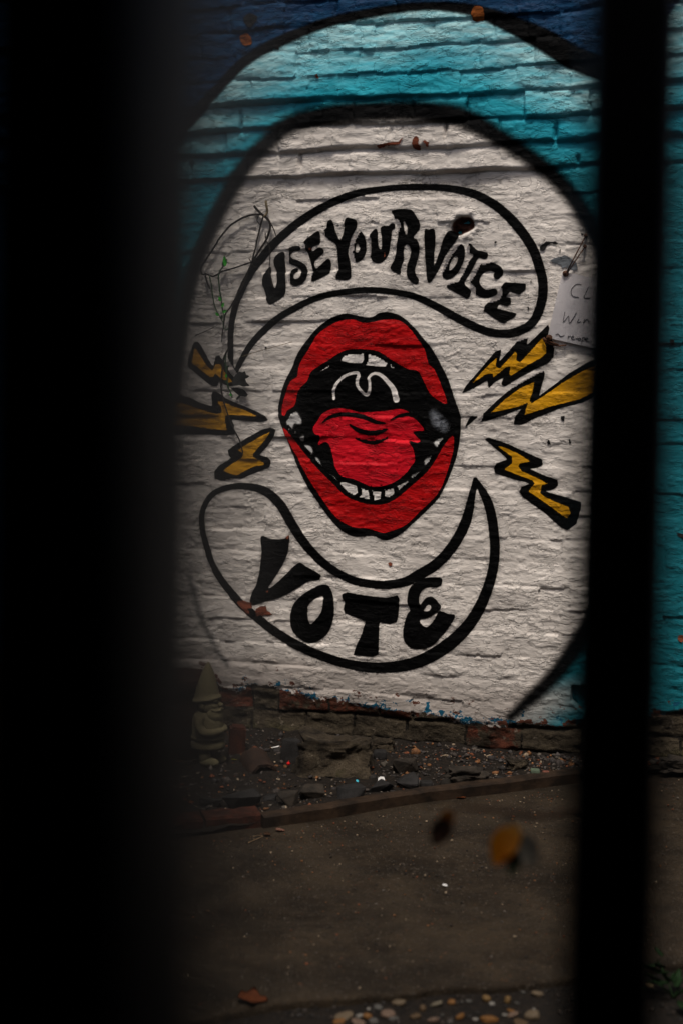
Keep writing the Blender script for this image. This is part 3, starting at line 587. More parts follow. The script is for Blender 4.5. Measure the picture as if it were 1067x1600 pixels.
# chips, flaked paint and rust spots
for m, f, pts in [(P_CHIP, FD, [(0, 625), (75, 650), (75, 690), (40, 700), (65, 740), (40, 745), (0, 700), (-50, 640)]),
                  (P_CHIP, FD, [(100, 705), (140, 682), (190, 672), (200, 710), (250, 745), (230, 755), (180, 750), (120, 760)]),
                  (P_CHIP, R2, [(14, 562), (24, 540), (34, 534), (42, 548), (38, 562), (47, 575), (42, 592), (28, 586), (18, 580)]),
                  (P_CHIP, R2, [(50, 552), (62, 543), (70, 556), (82, 562), (78, 581), (66, 572), (56, 582), (52, 566)]),
                  (P_RUST, R2, [(252, 48), (268, 36), (290, 40), (298, 60), (295, 88), (255, 90)]),
                  (P_RUST, R1, [(303, 168), (330, 152), (350, 170), (352, 200), (318, 202)]),
                  (P_CHIP, FD, [(195, 550), (212, 545), (220, 565), (205, 575)]),
                  (P_CHIP, R8, [(660, 313), (670, 308), (676, 318), (668, 325)]),
                  (P_CHIP, FB, [(262, 560), (275, 570), (276, 610), (264, 615)]),
                  (P_CHIP, FA, [(438, 355), (462, 360), (455, 382), (440, 378)]),
                  (P_CHIP, FD, [(355, 105), (383, 85), (378, 122), (360, 120)]),
                  (P_DARKCHIP, FP, [(15, 440), (60, 400), (100, 378), (150, 385), (180, 380), (212, 400), (200, 415), (150, 405), (95, 420), (70, 470), (25, 485)]),
                  (P_DARKCHIP, FP, [(222, 440), (238, 455), (240, 480), (222, 490)]),
                  (P_DARKCHIP, FP, [(440, 300), (480, 298), (470, 322), (445, 318)]),
                  (P_DARKCHIP, FC, [(640, 258), (660, 250), (680, 262), (655, 270)]),
                  (P_DARKCHIP, FC, [(920, 800), (938, 790), (945, 820), (932, 830)]),
                  (P_DARKCHIP, FC, [(945, 590), (960, 570), (965, 595)]),
                  (P_DARKCHIP, R7, [(760, 700), (790, 695), (780, 735), (765, 720)]),
                  (P_DARKCHIP, R7, [(672, 870), (685, 845), (700, 885), (680, 880)]),
                  (P_DARKCHIP, R7, [(808, 850), (820, 842), (832, 870), (820, 872)]),
                  (P_DARKCHIP, R6, [(795, 135), (815, 125), (825, 145), (800, 152)]),
                  (P_DARKCHIP, R1, [(440, 195), (460, 198), (470, 220), (455, 222)]),
                  (P_CHIP, R1, [(610, 325), (622, 320), (628, 338), (615, 336)]),
                  (P_CHIP, R1, [(855, 610), (900, 600), (945, 595), (970, 575), (950, 606), (900, 612), (860, 622)]),
                  (P_DARKCHIP, R1, [(320, 90), (345, 70), (380, 85), (375, 105), (345, 140), (325, 110)]),
                  (P_PEEL, FP, [(120, 585), (170, 555), (240, 540), (285, 525), (340, 560), (400, 600), (415, 680), (380, 690), (300, 650), (250, 660), (240, 625), (180, 610)]),
                  (P_CHIP, fr(1050, 990, 1), [(9, 3), (16, 2), (20, 8), (14, 13), (8, 10)]),
                  (P_DARKCHIP, fr(1040, 525, 1), [(6, 6), (13, 5), (14, 14), (8, 15)]),
                  (P_DARKCHIP, fr(1040, 830, 1), [(14, 0), (30, 6), (32, 12), (20, 8)])]:
    paint('paint_chip', wall, m, [('p', f(pts), m is P_RUST)], 5)

# ------------------------------------------------------------------ ground
def edge_curve(px, z): return ground_pt(px, z)
slab_edge = edge_curve([(-300, 1640), (100, 1625), (250, 1603), (330, 1588), (430, 1566), (500, 1560), (560, 1555), (640, 1549), (690, 1541), (760, 1540), (850, 1533), (950, 1520), (1067, 1505), (1200, 1490)], 0.0)
def conc_mat():
    T = NT('weathered concrete'); p = T.pos()
    a = T.noise(p, 2.6, 6, 0.6); b = T.noise(p, 34, 6, 0.7); s = T.noise(p, 150, 3, 0.6)
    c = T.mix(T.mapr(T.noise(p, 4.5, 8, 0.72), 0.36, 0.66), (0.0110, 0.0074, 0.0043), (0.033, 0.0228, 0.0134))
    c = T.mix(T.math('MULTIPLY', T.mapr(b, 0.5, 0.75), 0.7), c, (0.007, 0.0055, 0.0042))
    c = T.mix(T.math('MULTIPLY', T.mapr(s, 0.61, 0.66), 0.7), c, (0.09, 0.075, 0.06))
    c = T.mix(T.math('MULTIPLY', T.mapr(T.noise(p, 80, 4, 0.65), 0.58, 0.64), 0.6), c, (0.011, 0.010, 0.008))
    st = T.noise(T.scaled(p, (1.2, 5, 1), (0, 0, rad(20))), 2.2, 6, 0.65, 0.8)
    c = T.mix(T.math('MULTIPLY', T.mapr(st, 0.40, 0.75), 0.4), c, (0.034, 0.026, 0.018))
    n = T.bump(T.math('ADD', T.math('MULTIPLY', b, 0.8), T.math('MULTIPLY', s, 0.45)), 1.0, 0.010)
    return T.fin(c, T.mapr(a, 0.3, 0.7, 0.7, 0.9), n, 0.10)
M_CONC = conc_mat()
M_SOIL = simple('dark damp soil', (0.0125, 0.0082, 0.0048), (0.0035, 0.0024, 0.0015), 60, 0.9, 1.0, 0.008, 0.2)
bm = bmesh.new(); bmesh.ops.create_grid(bm, x_segments=1, y_segments=1, size=30)
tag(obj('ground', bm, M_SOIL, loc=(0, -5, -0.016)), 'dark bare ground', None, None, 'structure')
nx, nv = 420, 90; gx = np.linspace(-5, 5, nx)
ye = np.interp(gx, slab_edge[:, 0], slab_edge[:, 1]) + 0.007 * fbm(gx, gx * 0, 0.09, 1, 71, 3)
V = []
for v in np.concatenate([[0], [0.0], np.linspace(0, 1, nv) ** 1.3]):
    y = ye + (0.02 - ye) * v; V.append(np.stack([gx, y, 0.003 * fbm(gx, y, 0.5, 0.5, 73, 3)], 1))
V[0][:, 2] = -0.03; V[1][:, 1] -= 0.003; V[1][:, 2] -= 0.006
V = np.concatenate(V); R = nv + 2; I = np.arange(R * nx).reshape(R, nx)
Q = np.stack([I[:-1, :-1], I[:-1, 1:], I[1:, 1:], I[1:, :-1]], -1).reshape(-1, 4)
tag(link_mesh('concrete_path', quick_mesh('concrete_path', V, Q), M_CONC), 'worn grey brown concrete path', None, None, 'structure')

# planting bed between the edging and the wall
kerb_px = [(-100, 1330), (150, 1308), (300, 1292), (411, 1276), (600, 1248), (684, 1235), (746, 1226), (853, 1212), (881, 1208), (960, 1200), (1067, 1194), (1200, 1186)]
kerb = ground_pt(kerb_px, 0.03)
nx, nv = 430, 84; gx = np.linspace(-2.2, 1.55, nx); yk = np.interp(gx, kerb[:, 0], kerb[:, 1])
def soil_z(x, y):
    x = np.asarray(x, float); y = np.asarray(y, float); k = np.interp(x, kerb[:, 0], kerb[:, 1])
    t = np.clip((y - k) / np.maximum(-k, 0.05), 0, 1)
    return 0.018 + 0.016 * t + 0.009 * fbm(x, y, 0.16, 0.16, 81, 3)
V = np.concatenate([np.stack([gx, yk + (0.03 - yk) * v, soil_z(gx, yk + (0.03 - yk) * v) + 0.004 * fbm(gx, yk + (0.03 - yk) * v, 0.025, 0.025, 85, 2)], 1) for v in np.linspace(0, 1, nv)])
I = np.arange(nv * nx).reshape(nv, nx)
Q = np.stack([I[:-1, :-1], I[:-1, 1:], I[1:, 1:], I[1:, :-1]], -1).reshape(-1, 4)
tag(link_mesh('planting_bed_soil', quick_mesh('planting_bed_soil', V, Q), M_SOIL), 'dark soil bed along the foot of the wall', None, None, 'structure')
def on_soil(px, dz=0.0):
    z = 0.05
    for _ in range(5):
        x, y = ground_pt([px], z)[0]; z = float(soil_z(x, y))
    return Vector((x, y, z + dz))
def on_path(px, z=0.0): x, y = ground_pt([px], z)[0]; return Vector((x, y, z))
def mpp(P): return depth_of(P) / F_PX          # metres per photo pixel there

def colour_attr_mat(name, rough=0.7):
    T = NT(name); c = T.attr('tint').outputs['Color']; p = T.pos()
    c2 = T.mix(T.mapr(T.noise(p, 120, 3), 0.3, 0.7), T.mix(0.7, c, (0.006, 0.005, 0.004)), c)
    return T.fin(c2, rough, T.bump(T.noise(p, 400, 2), 0.5, 0.001), 0.15)
M_GRIT = colour_attr_mat('mixed gravel')
ICO = None
def grit(name, pts, sizes, cols, label):
    bm = bmesh.new(); bmesh.ops.create_icosphere(bm, subdivisions=1, radius=1); v0 = np.array([v.co[:] for v in bm.verts]); f0 = np.array([[v.index for v in f.verts] for f in bm.faces]); bm.free()
    n = len(pts); q = rng.normal(0, 1, (n, 1, 3)) * 0.25 + 1; v = v0[None] * q * (1 + 0.22 * rng.normal(0, 1, (n, len(v0), 1)))
    ang = rng.random(n) * 6.283; c, s = np.cos(ang), np.sin(ang)
    x = v[..., 0] * c[:, None] - v[..., 1] * s[:, None]; y = v[..., 0] * s[:, None] + v[..., 1] * c[:, None]
    v = np.stack([x, y, v[..., 2] * 0.7], -1) * sizes[:, None, None] + pts[:, None, :]
    F = f0[None] + (np.arange(n) * len(v0))[:, None, None]
    t = np.repeat(np.column_stack([cols, np.ones(n)]), len(v0), 0)
    return tag(link_mesh(name, quick_mesh(name, v.reshape(-1, 3), F.reshape(-1, 3), {'tint': ('FLOAT_COLOR', t)}, smooth=False), M_GRIT), label, None, None, 'stuff')
PAL = 1.35 * np.array([(0.05, 0.04, 0.034), (0.035, 0.03, 0.028), (0.09, 0.075, 0.06), (0.17, 0.075, 0.03), (0.07, 0.06, 0.055), (0.24, 0.18, 0.12), (0.13, 0.042, 0.018), (0.02, 0.017, 0.015), (0.03, 0.022, 0.017)])
PW = np.array([.17, .16, .12, .11, .10, .06, .09, .10, .09]); PW /= PW.sum()
n = 5200; gxr = rng.uniform(-1.35, 1.2, n); kk = np.interp(gxr, kerb[:, 0], kerb[:, 1]); gyr = kk + 0.03 + (-0.02 - kk - 0.03) * rng.random(n) ** 0.85
sz = 0.0018 + 0.0035 * rng.random(n) ** 2.2 + 0.004 * (rng.random(n) > 0.93)
grit('bed_gravel', np.stack([gxr, gyr, soil_z(gxr, gyr) + sz * 0.3], 1), sz, PAL[rng.choice(len(PAL), n, p=PW)], 'small mixed stones and grit scattered over the bed soil')
n = 420; gxr = rng.uniform(-1.3, 1.1, n); kk = np.interp(gxr, kerb[:, 0], kerb[:, 1]); gyr = kk + 0.05 + (-0.03 - kk - 0.05) * rng.random(n)
sz = 0.006 + 0.011 * rng.random(n) ** 2.5
grit('bed_rubble', np.stack([gxr, gyr, soil_z(gxr, gyr) + sz * 0.2], 1), sz, PAL[rng.choice(len(PAL), n, p=PW)] * 0.8, 'broken rubble and larger grit over the bed soil')
n = 2600; gxr = rng.uniform(-0.9, 1.5, n); ee = np.interp(gxr, slab_edge[:, 0], slab_edge[:, 1]); gyr = ee - 0.012 - 0.75 * rng.random(n) ** 1.4
sz = 0.002 + 0.004 * rng.random(n) ** 2
grit('path_side_grit', np.stack([gxr, gyr, -0.016 + sz * 0.4], 1), sz, PAL[rng.choice([0, 1, 7, 8, 8, 7], n)] * 0.8, 'fine dark grit in the strip in front of the path')
n = 5200; gxr = rng.uniform(-1.3, 1.1, n); kk = np.interp(gxr, kerb[:, 0], kerb[:, 1]); ee = np.interp(gxr, slab_edge[:, 0], slab_edge[:, 1]); gyr = kk - 0.07 - (kk - 0.07 - ee) * rng.random(n) ** 1.5
sz = 0.0009 + 0.0024 * rng.random(n) ** 3
grit('path_crumbs', np.stack([gxr, gyr, sz * 0.5], 1), sz, PAL[rng.choice([0, 2, 3, 5, 6, 7, 8], n)] * 0.9, 'crumbs of grit lying on the concrete path')

# ------------------------------------------------------------------ edging of the bed
M_EDGE = simple('old brown timber edging', (0.034, 0.020, 0.0115), (0.009, 0.006, 0.004), 14, 0.75, 0.9, 0.004)
M_BRICK = simple('damp red brick', (0.050, 0.015, 0.008), (0.014, 0.006, 0.004), 35, 0.9, 1.0, 0.005)
def strip_board(name, m, px, h, th, z0=-0.012, wob=0.0025):
    P = ground_pt(cat_rom(px, False, 5), h); n = len(P); bm = bmesh.new(); rows = []
    for i in range(n):
        t = P[min(i + 1, n - 1)] - P[max(i - 1, 0)]; t /= np.linalg.norm(t); nn = np.array([-t[1], t[0]])
        w = wob * mnoise.noise((i * .9, 1.3, 0)); a = P[i]; b = a + nn * th; zt = h + wob * mnoise.noise((i * .6, 8, 0))
        rows.append([bm.verts.new(c) for c in ((a[0], a[1], z0), (a[0] + w, a[1] + w, zt - 0.006), (a[0] + nn[0] * .005, a[1] + nn[1] * .005, zt), (b[0] - nn[0] * .005, b[1] - nn[1] * .005, zt + w), (b[0], b[1], zt - 0.006), (b[0], b[1], z0))])
    for a, b in zip(rows[:-1], rows[1:]):
        for k in range(5): bm.faces.new((a[k], b[k], b[k + 1], a[k + 1]))
    bm.faces.new(rows[0]); bm.faces.new(rows[-1][::-1])
    bmesh.ops.recalc_face_normals(bm, faces=bm.faces)
    return obj(name, bm, m, smooth=False)
tag(strip_board('edging_board', M_EDGE, [(412, 1275), (500, 1262), (600, 1245), (684, 1233), (746, 1226), (853, 1212), (905, 1205)], 0.036, 0.042), 'long brown edging board curving along the front of the bed', 'edging')
def edging_brick(pxa, pxb, h, label, m):
    tag(strip_board('edging_brick', m, [pxa, ((pxa[0] + pxb[0]) / 2, (pxa[1] + pxb[1]) / 2), pxb], h, 0.075, wob=0.004), label, 'brick', 'bricks edging the bed')
edging_brick((322, 1279), (408, 1271), 0.040, 'dull red brick butted against the left end of the edging board', M_BRICK)
edging_brick((222, 1289), (318, 1280), 0.038, 'dark edging brick half hidden behind the left fence bar', M_BRICK)

# ------------------------------------------------------------------ unseen roofed passage, added behind the camera to shade the fence bars
M_PASS = simple('dark brick of the added passage', (0.09, 0.06, 0.045), (0.05, 0.035, 0.028), 12, 0.9, 0.8, 0.01)
bm = bmesh.new(); YF, YB, ZT = -3.75, -9.0, 2.72
for a, b in [((-6, YB, -0.06), (0.35, YF, ZT)), ((2.5, YB, -0.06), (7, YF, ZT)), ((0.35, YB, 2.55), (2.5, YF, ZT)), ((0.35, YB - 0.3, -0.06), (2.5, YB, ZT))]:
    a, b = Vector(a), Vector(b); box(bm, (a + b) / 2, (b - a))
tag(obj('added_shade_passage', bm, M_PASS, smooth=False), 'unseen brick passage added behind the camera to shade the fence bars', 'building')

# ------------------------------------------------------------------ stones
def rock_bm(seed, n=13, bev=0.035, pw=0.75):
    r = random.Random(seed); bm = bmesh.new()
    for _ in range(n):
        v = Vector((r.gauss(0, 1), r.gauss(0, 1), r.gauss(0, 1))).normalized()
        v = Vector([math.copysign(abs(c) ** pw, c) for c in v]); v *= r.uniform(0.8, 1.0) / max(map(abs, v)); bm.verts.new(v * 0.5)
    bmesh.ops.convex_hull(bm, input=bm.verts)
    for v in [v for v in bm.verts if not v.link_faces]: bm.verts.remove(v)
    bmesh.ops.dissolve_limit(bm, angle_limit=rad(6), verts=bm.verts, edges=bm.edges)
    bmesh.ops.bevel(bm, geom=list(bm.edges), offset=bev, segments=1, affect='EDGES', clamp_overlap=True)
    return bm
def rough_rock(seed, sub=4, amp=0.25, fr_=2.2, pw=0.6):
    bm = bmesh.new(); bmesh.ops.create_icosphere(bm, subdivisions=sub, radius=0.5)
    for v in bm.verts:
        d = v.co.normalized(); d = Vector([math.copysign(abs(c) ** pw, c) for c in d]); d /= max(abs(c) for c in d) ** (0.55 if pw < 0.8 else 0.15)
        k = mnoise.fractal(v.co * fr_ + Vector((seed * 3.1, 0, 0)), 1.0, 2.0, 5)
        v.co = d * 0.46 * (1 + amp * k)
    return bm
M_SLATE = simple('dark slate stone', (0.022, 0.020, 0.019), (0.008, 0.0075, 0.007), 18, 0.7, 0.8, 0.006)
M_STONE = simple('grey brown stone', (0.036, 0.028, 0.021), (0.012, 0.010, 0.008), 20, 0.8, 1.0, 0.006)
M_MOSSY = None
def mossy_mat():
    T = NT('weathered mossy stone'); p = T.objco()
    c = T.mix(T.mapr(T.noise(p, 6, 6, 0.7), 0.35, 0.65), (0.022, 0.016, 0.010), (0.15, 0.113, 0.072))
    c = T.mix(T.mapr(T.noise(p, 26, 4, 0.7), 0.62, 0.7), c, (0.20, 0.16, 0.11))
    c = T.mix(T.mapr(T.noise(p, 15, 4, 0.7), 0.64, 0.72), c, (0.018, 0.014, 0.010))
    c = T.mix(T.mapr(T.noise(p, 4, 4, 0.7), 0.60, 0.7), c, (0.07, 0.062, 0.022))
    return T.fin(c, 0.9, T.bump(T.noise(p, 18, 8, 0.8), 1.0, 0.09), 0.2)
M_MOSSY = mossy_mat()
def stone(px0, px1, label, m=None, kind='rock', seed=1, deep=0.8, sink=0.15, rot=(0, 0, 0), name='stone', cat='stone', ground=on_soil, flat=1.0):
    """spans the photograph box px0..px1, resting on the soil at the lower middle of the box"""
    cx = (px0[0] + px1[0]) / 2; P = ground((cx, px1[1] - 0.10 * (px1[1] - px0[1]))); k = mpp(P)
    wx = (px1[0] - px0[0]) * k; hz = (px1[1] - px0[1]) * k * flat
    bm = rock_bm(seed) if kind == 'rock' else rough_rock(seed, 5, 0.55, 2.6) if kind == 'rough' else rough_rock(seed, 3, 0.10, 1.4)
    dy = wx * deep
    bmesh.ops.scale(bm, vec=(wx, dy, hz * (1 + sink)), verts=bm.verts)
    bmesh.ops.rotate(bm, verts=bm.verts, matrix=Euler(rot).to_matrix())
    bmesh.ops.translate(bm, vec=(0, 0, hz * (0.5 - sink * 0.5)), verts=bm.verts)
    P = P + Vector((-math.sin(rad(16)), math.cos(rad(16)), 0)) * dy * 0.35
    return tag(obj(name, bm, m or M_STONE, None, P, (0, 0, rad(16)), smooth=kind != 'rock'), label, cat)
stone((466, 1160), (582, 1216), 'largest rugged mossy stone block in the middle of the bed', M_MOSSY, 'rough', 3, 0.6, 0.2)
stone((438, 1156), (470, 1194), 'upright rounded dark slab leaning beside the rugged mossy block', M_SLATE, 'smooth', 5, 0.35, 0.2, (rad(-8), rad(6), 0))
stone((582, 1174), (605, 1187), 'smooth dark cobble to the right of the rugged mossy block', M_SLATE, 'smooth', 9, 0.9, 0.3, name='cobble')
stone((611, 1187), (654, 1212), 'angular brown stone lying behind the broken slates', M_STONE, 'rock', 12, 0.8, 0.2)
stone((616, 1211), (656, 1234), 'dark faceted slate lump below the angular brown stone', M_SLATE, 'rock', 15, 0.7, 0.2, (0.1, 0.25, 0))
stone((568, 1216), (620, 1241), 'flat slate slab carrying the white paper scrap', M_SLATE, 'rock', 18, 0.6, 0.2, (0.0, -0.2, 0), flat=0.8)
stone((512, 1228), (576, 1252), 'dark tilted slate wedge behind the middle of the edging board', M_SLATE, 'rock', 22, 0.5, 0.2, (0.1, -0.15, 0), flat=0.8)
stone((468, 1229), (510, 1252), 'grey brown stone in front of the rugged mossy block', M_STONE, 'rock', 25, 0.7, 0.2)
stone((426, 1238), (467, 1263), 'lumpy grey stone behind the left end of the edging board', M_STONE, 'rock', 28, 0.7, 0.2)
stone((343, 1237), (413, 1268), 'thick dark slab with a flat lit top above the red edging brick', M_SLATE, 'rock', 33, 0.6, 0.15)
stone((411, 1243), (434, 1253), 'small thin slate between the thick slab and lumpy stone', M_SLATE, 'rock', 35, 0.7, 0.2)
stone((310, 1246), (350, 1262), 'dark slate in shade at the edge of the left fence bar', M_SLATE, 'rock', 37, 0.7, 0.2)
stone((693, 1203), (764, 1230), 'rough grey stone half buried near the thin end of the bed', M_STONE, 'rough', 41, 0.55, 0.35, flat=0.8)
stone((655, 1222), (677, 1233), 'small rounded dark pebble against the edging board', M_SLATE, 'smooth', 44, 0.8, 0.3, name='cobble')
stone((828, 1203), (844, 1216), 'pale green rounded stone at the right end of the bed', simple('pale green stone', (0.09, 0.12, 0.08), None, 30), 'smooth', 47, 0.9, 0.2, name='cobble')
stone((846, 1206), (860, 1215), 'small reddish stone beside the pale green one', simple('reddish stone', (0.16, 0.06, 0.04), None, 30), 'smooth', 49, 0.9, 0.2, name='cobble')
stone((1036, 1186), (1092, 1204), 'long low grey stone at the wall foot beyond the right fence bar', M_STONE, 'rough', 52, 0.4, 0.3)
stone((795, 1190), (822, 1204), 'mossy brown lump against the foot of the wall', M_MOSSY, 'rough', 55, 0.8, 0.3)
stone((575, 1158), (615, 1176), 'mossy ledge stone behind the smooth dark cobble', M_MOSSY, 'rough', 58, 0.5, 0.3)

# broken clay ridge tile (half pipe)
P = on_soil((404, 1206)); k = mpp(P)
bm = bmesh.new(); R_, th, L_ = 0.044, 0.009, 0.13; seg = 14; rows = []
for t in np.linspace(0, 1, 8):
    y = (t - 0.5) * L_; rr = R_ * (1.0 + 0.05 * t); row = []
    for q, r in ((0, rr), (1, rr - th)):
        for i in range(seg + 1):
            a = math.pi * i / seg; jj = 0.003 * mnoise.noise((i * .7, t * 3, q)) + (0.010 * mnoise.noise((i * 0.5, 5 + t, 0)) if t in (0, 1) else 0)
            row.append(bm.verts.new(((r) * math.cos(a), y + jj, r * math.sin(a) * 0.95)))
    rows.append(row)
n = seg + 1
for a, b in zip(rows[:-1], rows[1:]):
    for i in range(seg):
        bm.faces.new((a[i], a[i + 1], b[i + 1], b[i])); bm.faces.new((a[n + i + 1], a[n + i], b[n + i], b[n + i + 1]))
    bm.faces.new((a[0], b[0], b[n], a[n])); bm.faces.new((a[seg], a[n + seg], b[n + seg], b[seg]))
for rw in (rows[0], rows[-1]):
    for i in range(seg): bm.faces.new((rw[i], rw[n + i], rw[n + i + 1], rw[i + 1]))
bmesh.ops.recalc_face_normals(bm, faces=bm.faces)
tag(obj('ridge_tile', bm, simple('dark brown clay tile', (0.032, 0.018, 0.012), (0.013, 0.008, 0.006), 22, 0.75, 0.8, 0.003), None, P + Vector((-0.015, 0.05, -0.006)), (rad(7), 0, rad(34)), smooth=False), 'broken curved brown clay tile lying arched over the gravel', 'tile')
# loose brick standing by the gnome
bm = bmesh.new(); box(bm, (0, 0, 0.045), (0.05, 0.085, 0.10), None, 0.006)
tag(obj('loose_brick', bm, M_BRICK, None, on_soil((362, 1180)) + Vector((0, 0.04, -0.012)), (rad(-6), rad(5), rad(22)), smooth=False), 'worn red brick end standing upright beside the gnome', 'brick')

# ------------------------------------------------------------------ garden gnome
def gnome_mat():
    T = NT('lichened cast stone'); p = T.objco()
    c = T.mix(T.mapr(T.noise(p, 18, 5, 0.65), 0.3, 0.7), (0.075, 0.062, 0.034), (0.15, 0.125, 0.070))
    c = T.mix(T.math('MULTIPLY', T.mapr(T.noise(p, 9, 3), 0.5, 0.7), 0.5), c, (0.038, 0.038, 0.018))
    return T.fin(c, 0.9, T.bump(T.noise(p, 90, 5, 0.7), 0.7, 0.003), 0.2)
MG = gnome_mat()
P = on_soil((322, 1196)); gn = empty('garden_gnome', P + Vector((0, 0.02, 0)), rad(16 - 22)); gn.scale = (1.03,) * 3     # faces +x
tag(gn, 'weathered stone garden gnome with tall pointed hat facing right', 'gnome')
def gpart(name, fn): bm = bmesh.new(); fn(bm); bmesh.ops.recalc_face_normals(bm, faces=bm.faces); return obj(name, bm, MG, gn)
def _coat(bm):
    lathe(bm, [(0.030, 0.048), (0.050, 0.050), (0.0525, 0.058), (0.0505, 0.070), (0.0480, 0.074), (0.0500, 0.080), (0.0505, 0.088), (0.0475, 0.093), (0.0485, 0.110), (0.0475, 0.130), (0.0435, 0.148), (0.034, 0.162), (0.020, 0.170)], (0, 0), 1.0, 0.92, 28, 0.012)
gpart('coat', _coat)
gpart('belt', lambda bm: lathe(bm, [(0.046, 0.0785), (0.0515, 0.080), (0.0525, 0.084), (0.0515, 0.088), (0.046, 0.0895)], (0.0005, 0), 1.0, 0.93, 28))
for sy in (-1, 1):
    gpart('boot', lambda bm: (ball(bm, (0.016, 0.024 * sy, 0.012), (0.033, 0.018, 0.016)), ball(bm, (0.002, 0.024 * sy, 0.030), (0.019, 0.017, 0.026))))
    def _arm(bm, sy=sy):
        tube(bm, cat_rom([(-0.004, 0.040 * sy, 0.150), (-0.002, 0.050 * sy, 0.128), (0.016, 0.050 * sy, 0.108), (0.038, 0.030 * sy, 0.106), (0.047, 0.014 * sy, 0.108)], False, 4), 0.0155, 10, 0.0105)
        ball(bm, (0.050, 0.010 * sy, 0.108), (0.010, 0.011, 0.010), 12, 8)
    gpart('arm', _arm)
def _head(bm):
    ball(bm, (0.004, 0, 0.180), (0.036, 0.034, 0.034), 24, 16)
    for sy in (-1, 1):
        ball(bm, (0.030, 0.014 * sy, 0.182), (0.009, 0.010, 0.008), 12, 8)         # cheeks
        ball(bm, (0.001, 0.034 * sy, 0.182), (0.007, 0.005, 0.010), 10, 8)         # ears
        ball(bm, (0.034, 0.012 * sy, 0.192), (0.004, 0.005, 0.0034), 10, 8)        # eyes
        ball(bm, (0.034, 0.013 * sy, 0.1985), (0.006, 0.010, 0.0032), 10, 8)       # brows
gpart('head', _head)
gpart('nose', lambda bm: ball(bm, (0.043, 0, 0.184), (0.009, 0.0075, 0.0075), 14, 10))
def _beard(bm):
    vs = ball(bm, (0.022, 0, 0.150), (0.026, 0.034, 0.040), 28, 20)
    for v in vs:
        if v.co.z < 0.150: s = 1 - 0.55 * (0.150 - v.co.z) / 0.04; v.co.y *= s; v.co.x = 0.022 + (v.co.x - 0.022) * (0.6 + 0.4 * s) + 0.010 * (1 - s)
        v.co.x += 0.0016 * math.sin(v.co.y * 900 + v.co.z * 60)
gpart('beard', _beard)
gpart('moustache', lambda bm: [tube(bm, cat_rom([(0.046, 0.001 * sy, 0.1735), (0.045, 0.010 * sy, 0.1700), (0.038, 0.021 * sy, 0.1690), (0.029, 0.030 * sy, 0.1735)], False, 4), 0.0058, 10, 0.0018) for sy in (-1, 1)])
def _hat(bm):
    lathe(bm, [(0.036, 0.194), (0.0425, 0.195), (0.0445, 0.199), (0.0435, 0.204), (0.0390, 0.206), (0.0370, 0.215), (0.0320, 0.235), (0.0255, 0.258), (0.0175, 0.282), (0.0085, 0.302), (0.002, 0.311)], (-0.002, 0), 1.0, 0.95, 28, 0.015)
    for v in bm.verts: v.co.z += (0.16 * v.co.x if v.co.z < 0.24 else 0.16 * v.co.x * max(0, (0.311 - v.co.z) / 0.07)); v.co.x += 0.006 * max(0, (v.co.z - 0.22) / 0.09)
gpart('hat', _hat)

# terracotta pot beside the gnome
P = on_soil((268, 1196)); pot = empty('terracotta_pot', P + Vector((-0.02, 0.13, -0.01)))
tag(pot, 'dark reddish plant pot standing behind the gnome', 'plant pot')
MT = simple('aged terracotta', (0.028, 0.011, 0.007), (0.010, 0.005, 0.004), 16, 0.9, 0.6, 0.004)
bm = bmesh.new(); lathe(bm, [(0.060, 0.0), (0.064, 0.002), (0.090, 0.225), (0.086, 0.226), (0.082, 0.19), (0.01, 0.188)], seg=32); obj('pot_body', bm, MT, pot)
bm = bmesh.new(); lathe(bm, [(0.0905, 0.222), (0.101, 0.224), (0.104, 0.262), (0.100, 0.266), (0.089, 0.264), (0.0865, 0.222)], seg=32); obj('pot_rim', bm, MT, pot)
bm = bmesh.new(); lathe(bm, [(0.084, 0.20), (0.084, 0.215), (0.05, 0.222), (0.004, 0.225)], seg=24); obj('pot_soil', bm, M_SOIL, pot)

# ------------------------------------------------------------------ litter on the bed and the path
def leaf_bm(L, W, curl=0.3, seed=0, fold=0.25, lobes=0):
    r = random.Random(seed); bm = bmesh.new(); nu, nv_ = 10, 6; g = []
    for i in range(nu + 1):
        u = i / nu; wv = W * (math.sin(math.pi * min(1, u ** 0.75)) ** 0.8 + 0.02) * (1 + (0.35 * math.cos(lobes * math.pi * 2 * u) if lobes else 0))
        g.append([])
        for j in range(nv_ + 1):
            v = j / nv_ * 2 - 1
            g[-1].append(bm.verts.new((u * L, v * wv / 2, abs(v) * wv * fold + curl * L * (u - .5) ** 2 * 1.2 + 0.05 * L * mnoise.noise((u * 3, v * 2, seed)))))
    for i in range(nu):
        for j in range(nv_): bm.faces.new((g[i][j], g[i + 1][j], g[i + 1][j + 1], g[i][j + 1]))
    ret = bmesh.ops.solidify(bm, geom=list(bm.faces), thickness=0.0005)
    return bm
def flat_mat(name, col, rough=0.7, through=0.0):
    m = simple(name, col, tuple(c * 0.65 for c in col), 60, rough, 0.3, 0.001)
    if through:
        t = m.node_tree; tr = t.nodes.new('ShaderNodeBsdfTranslucent'); tr.inputs[0].default_value = (*[min(1, c * 1.3) for c in col], 1)
        mx = t.nodes.new('ShaderNodeMixShader'); mx.inputs[0].default_value = through; out = t.nodes['Material Output']
        t.links.new(t.nodes['Principled BSDF'].outputs[0], mx.inputs[1]); t.links.new(tr.outputs[0], mx.inputs[2]); t.links.new(mx.outputs[0], out.inputs[0])
    return m
def put_leaf(name, P, L, W, rot, m, label, cat='leaf', **kw):
    return tag(obj(name, leaf_bm(L, W, **kw), m, None, P, rot), label, cat)
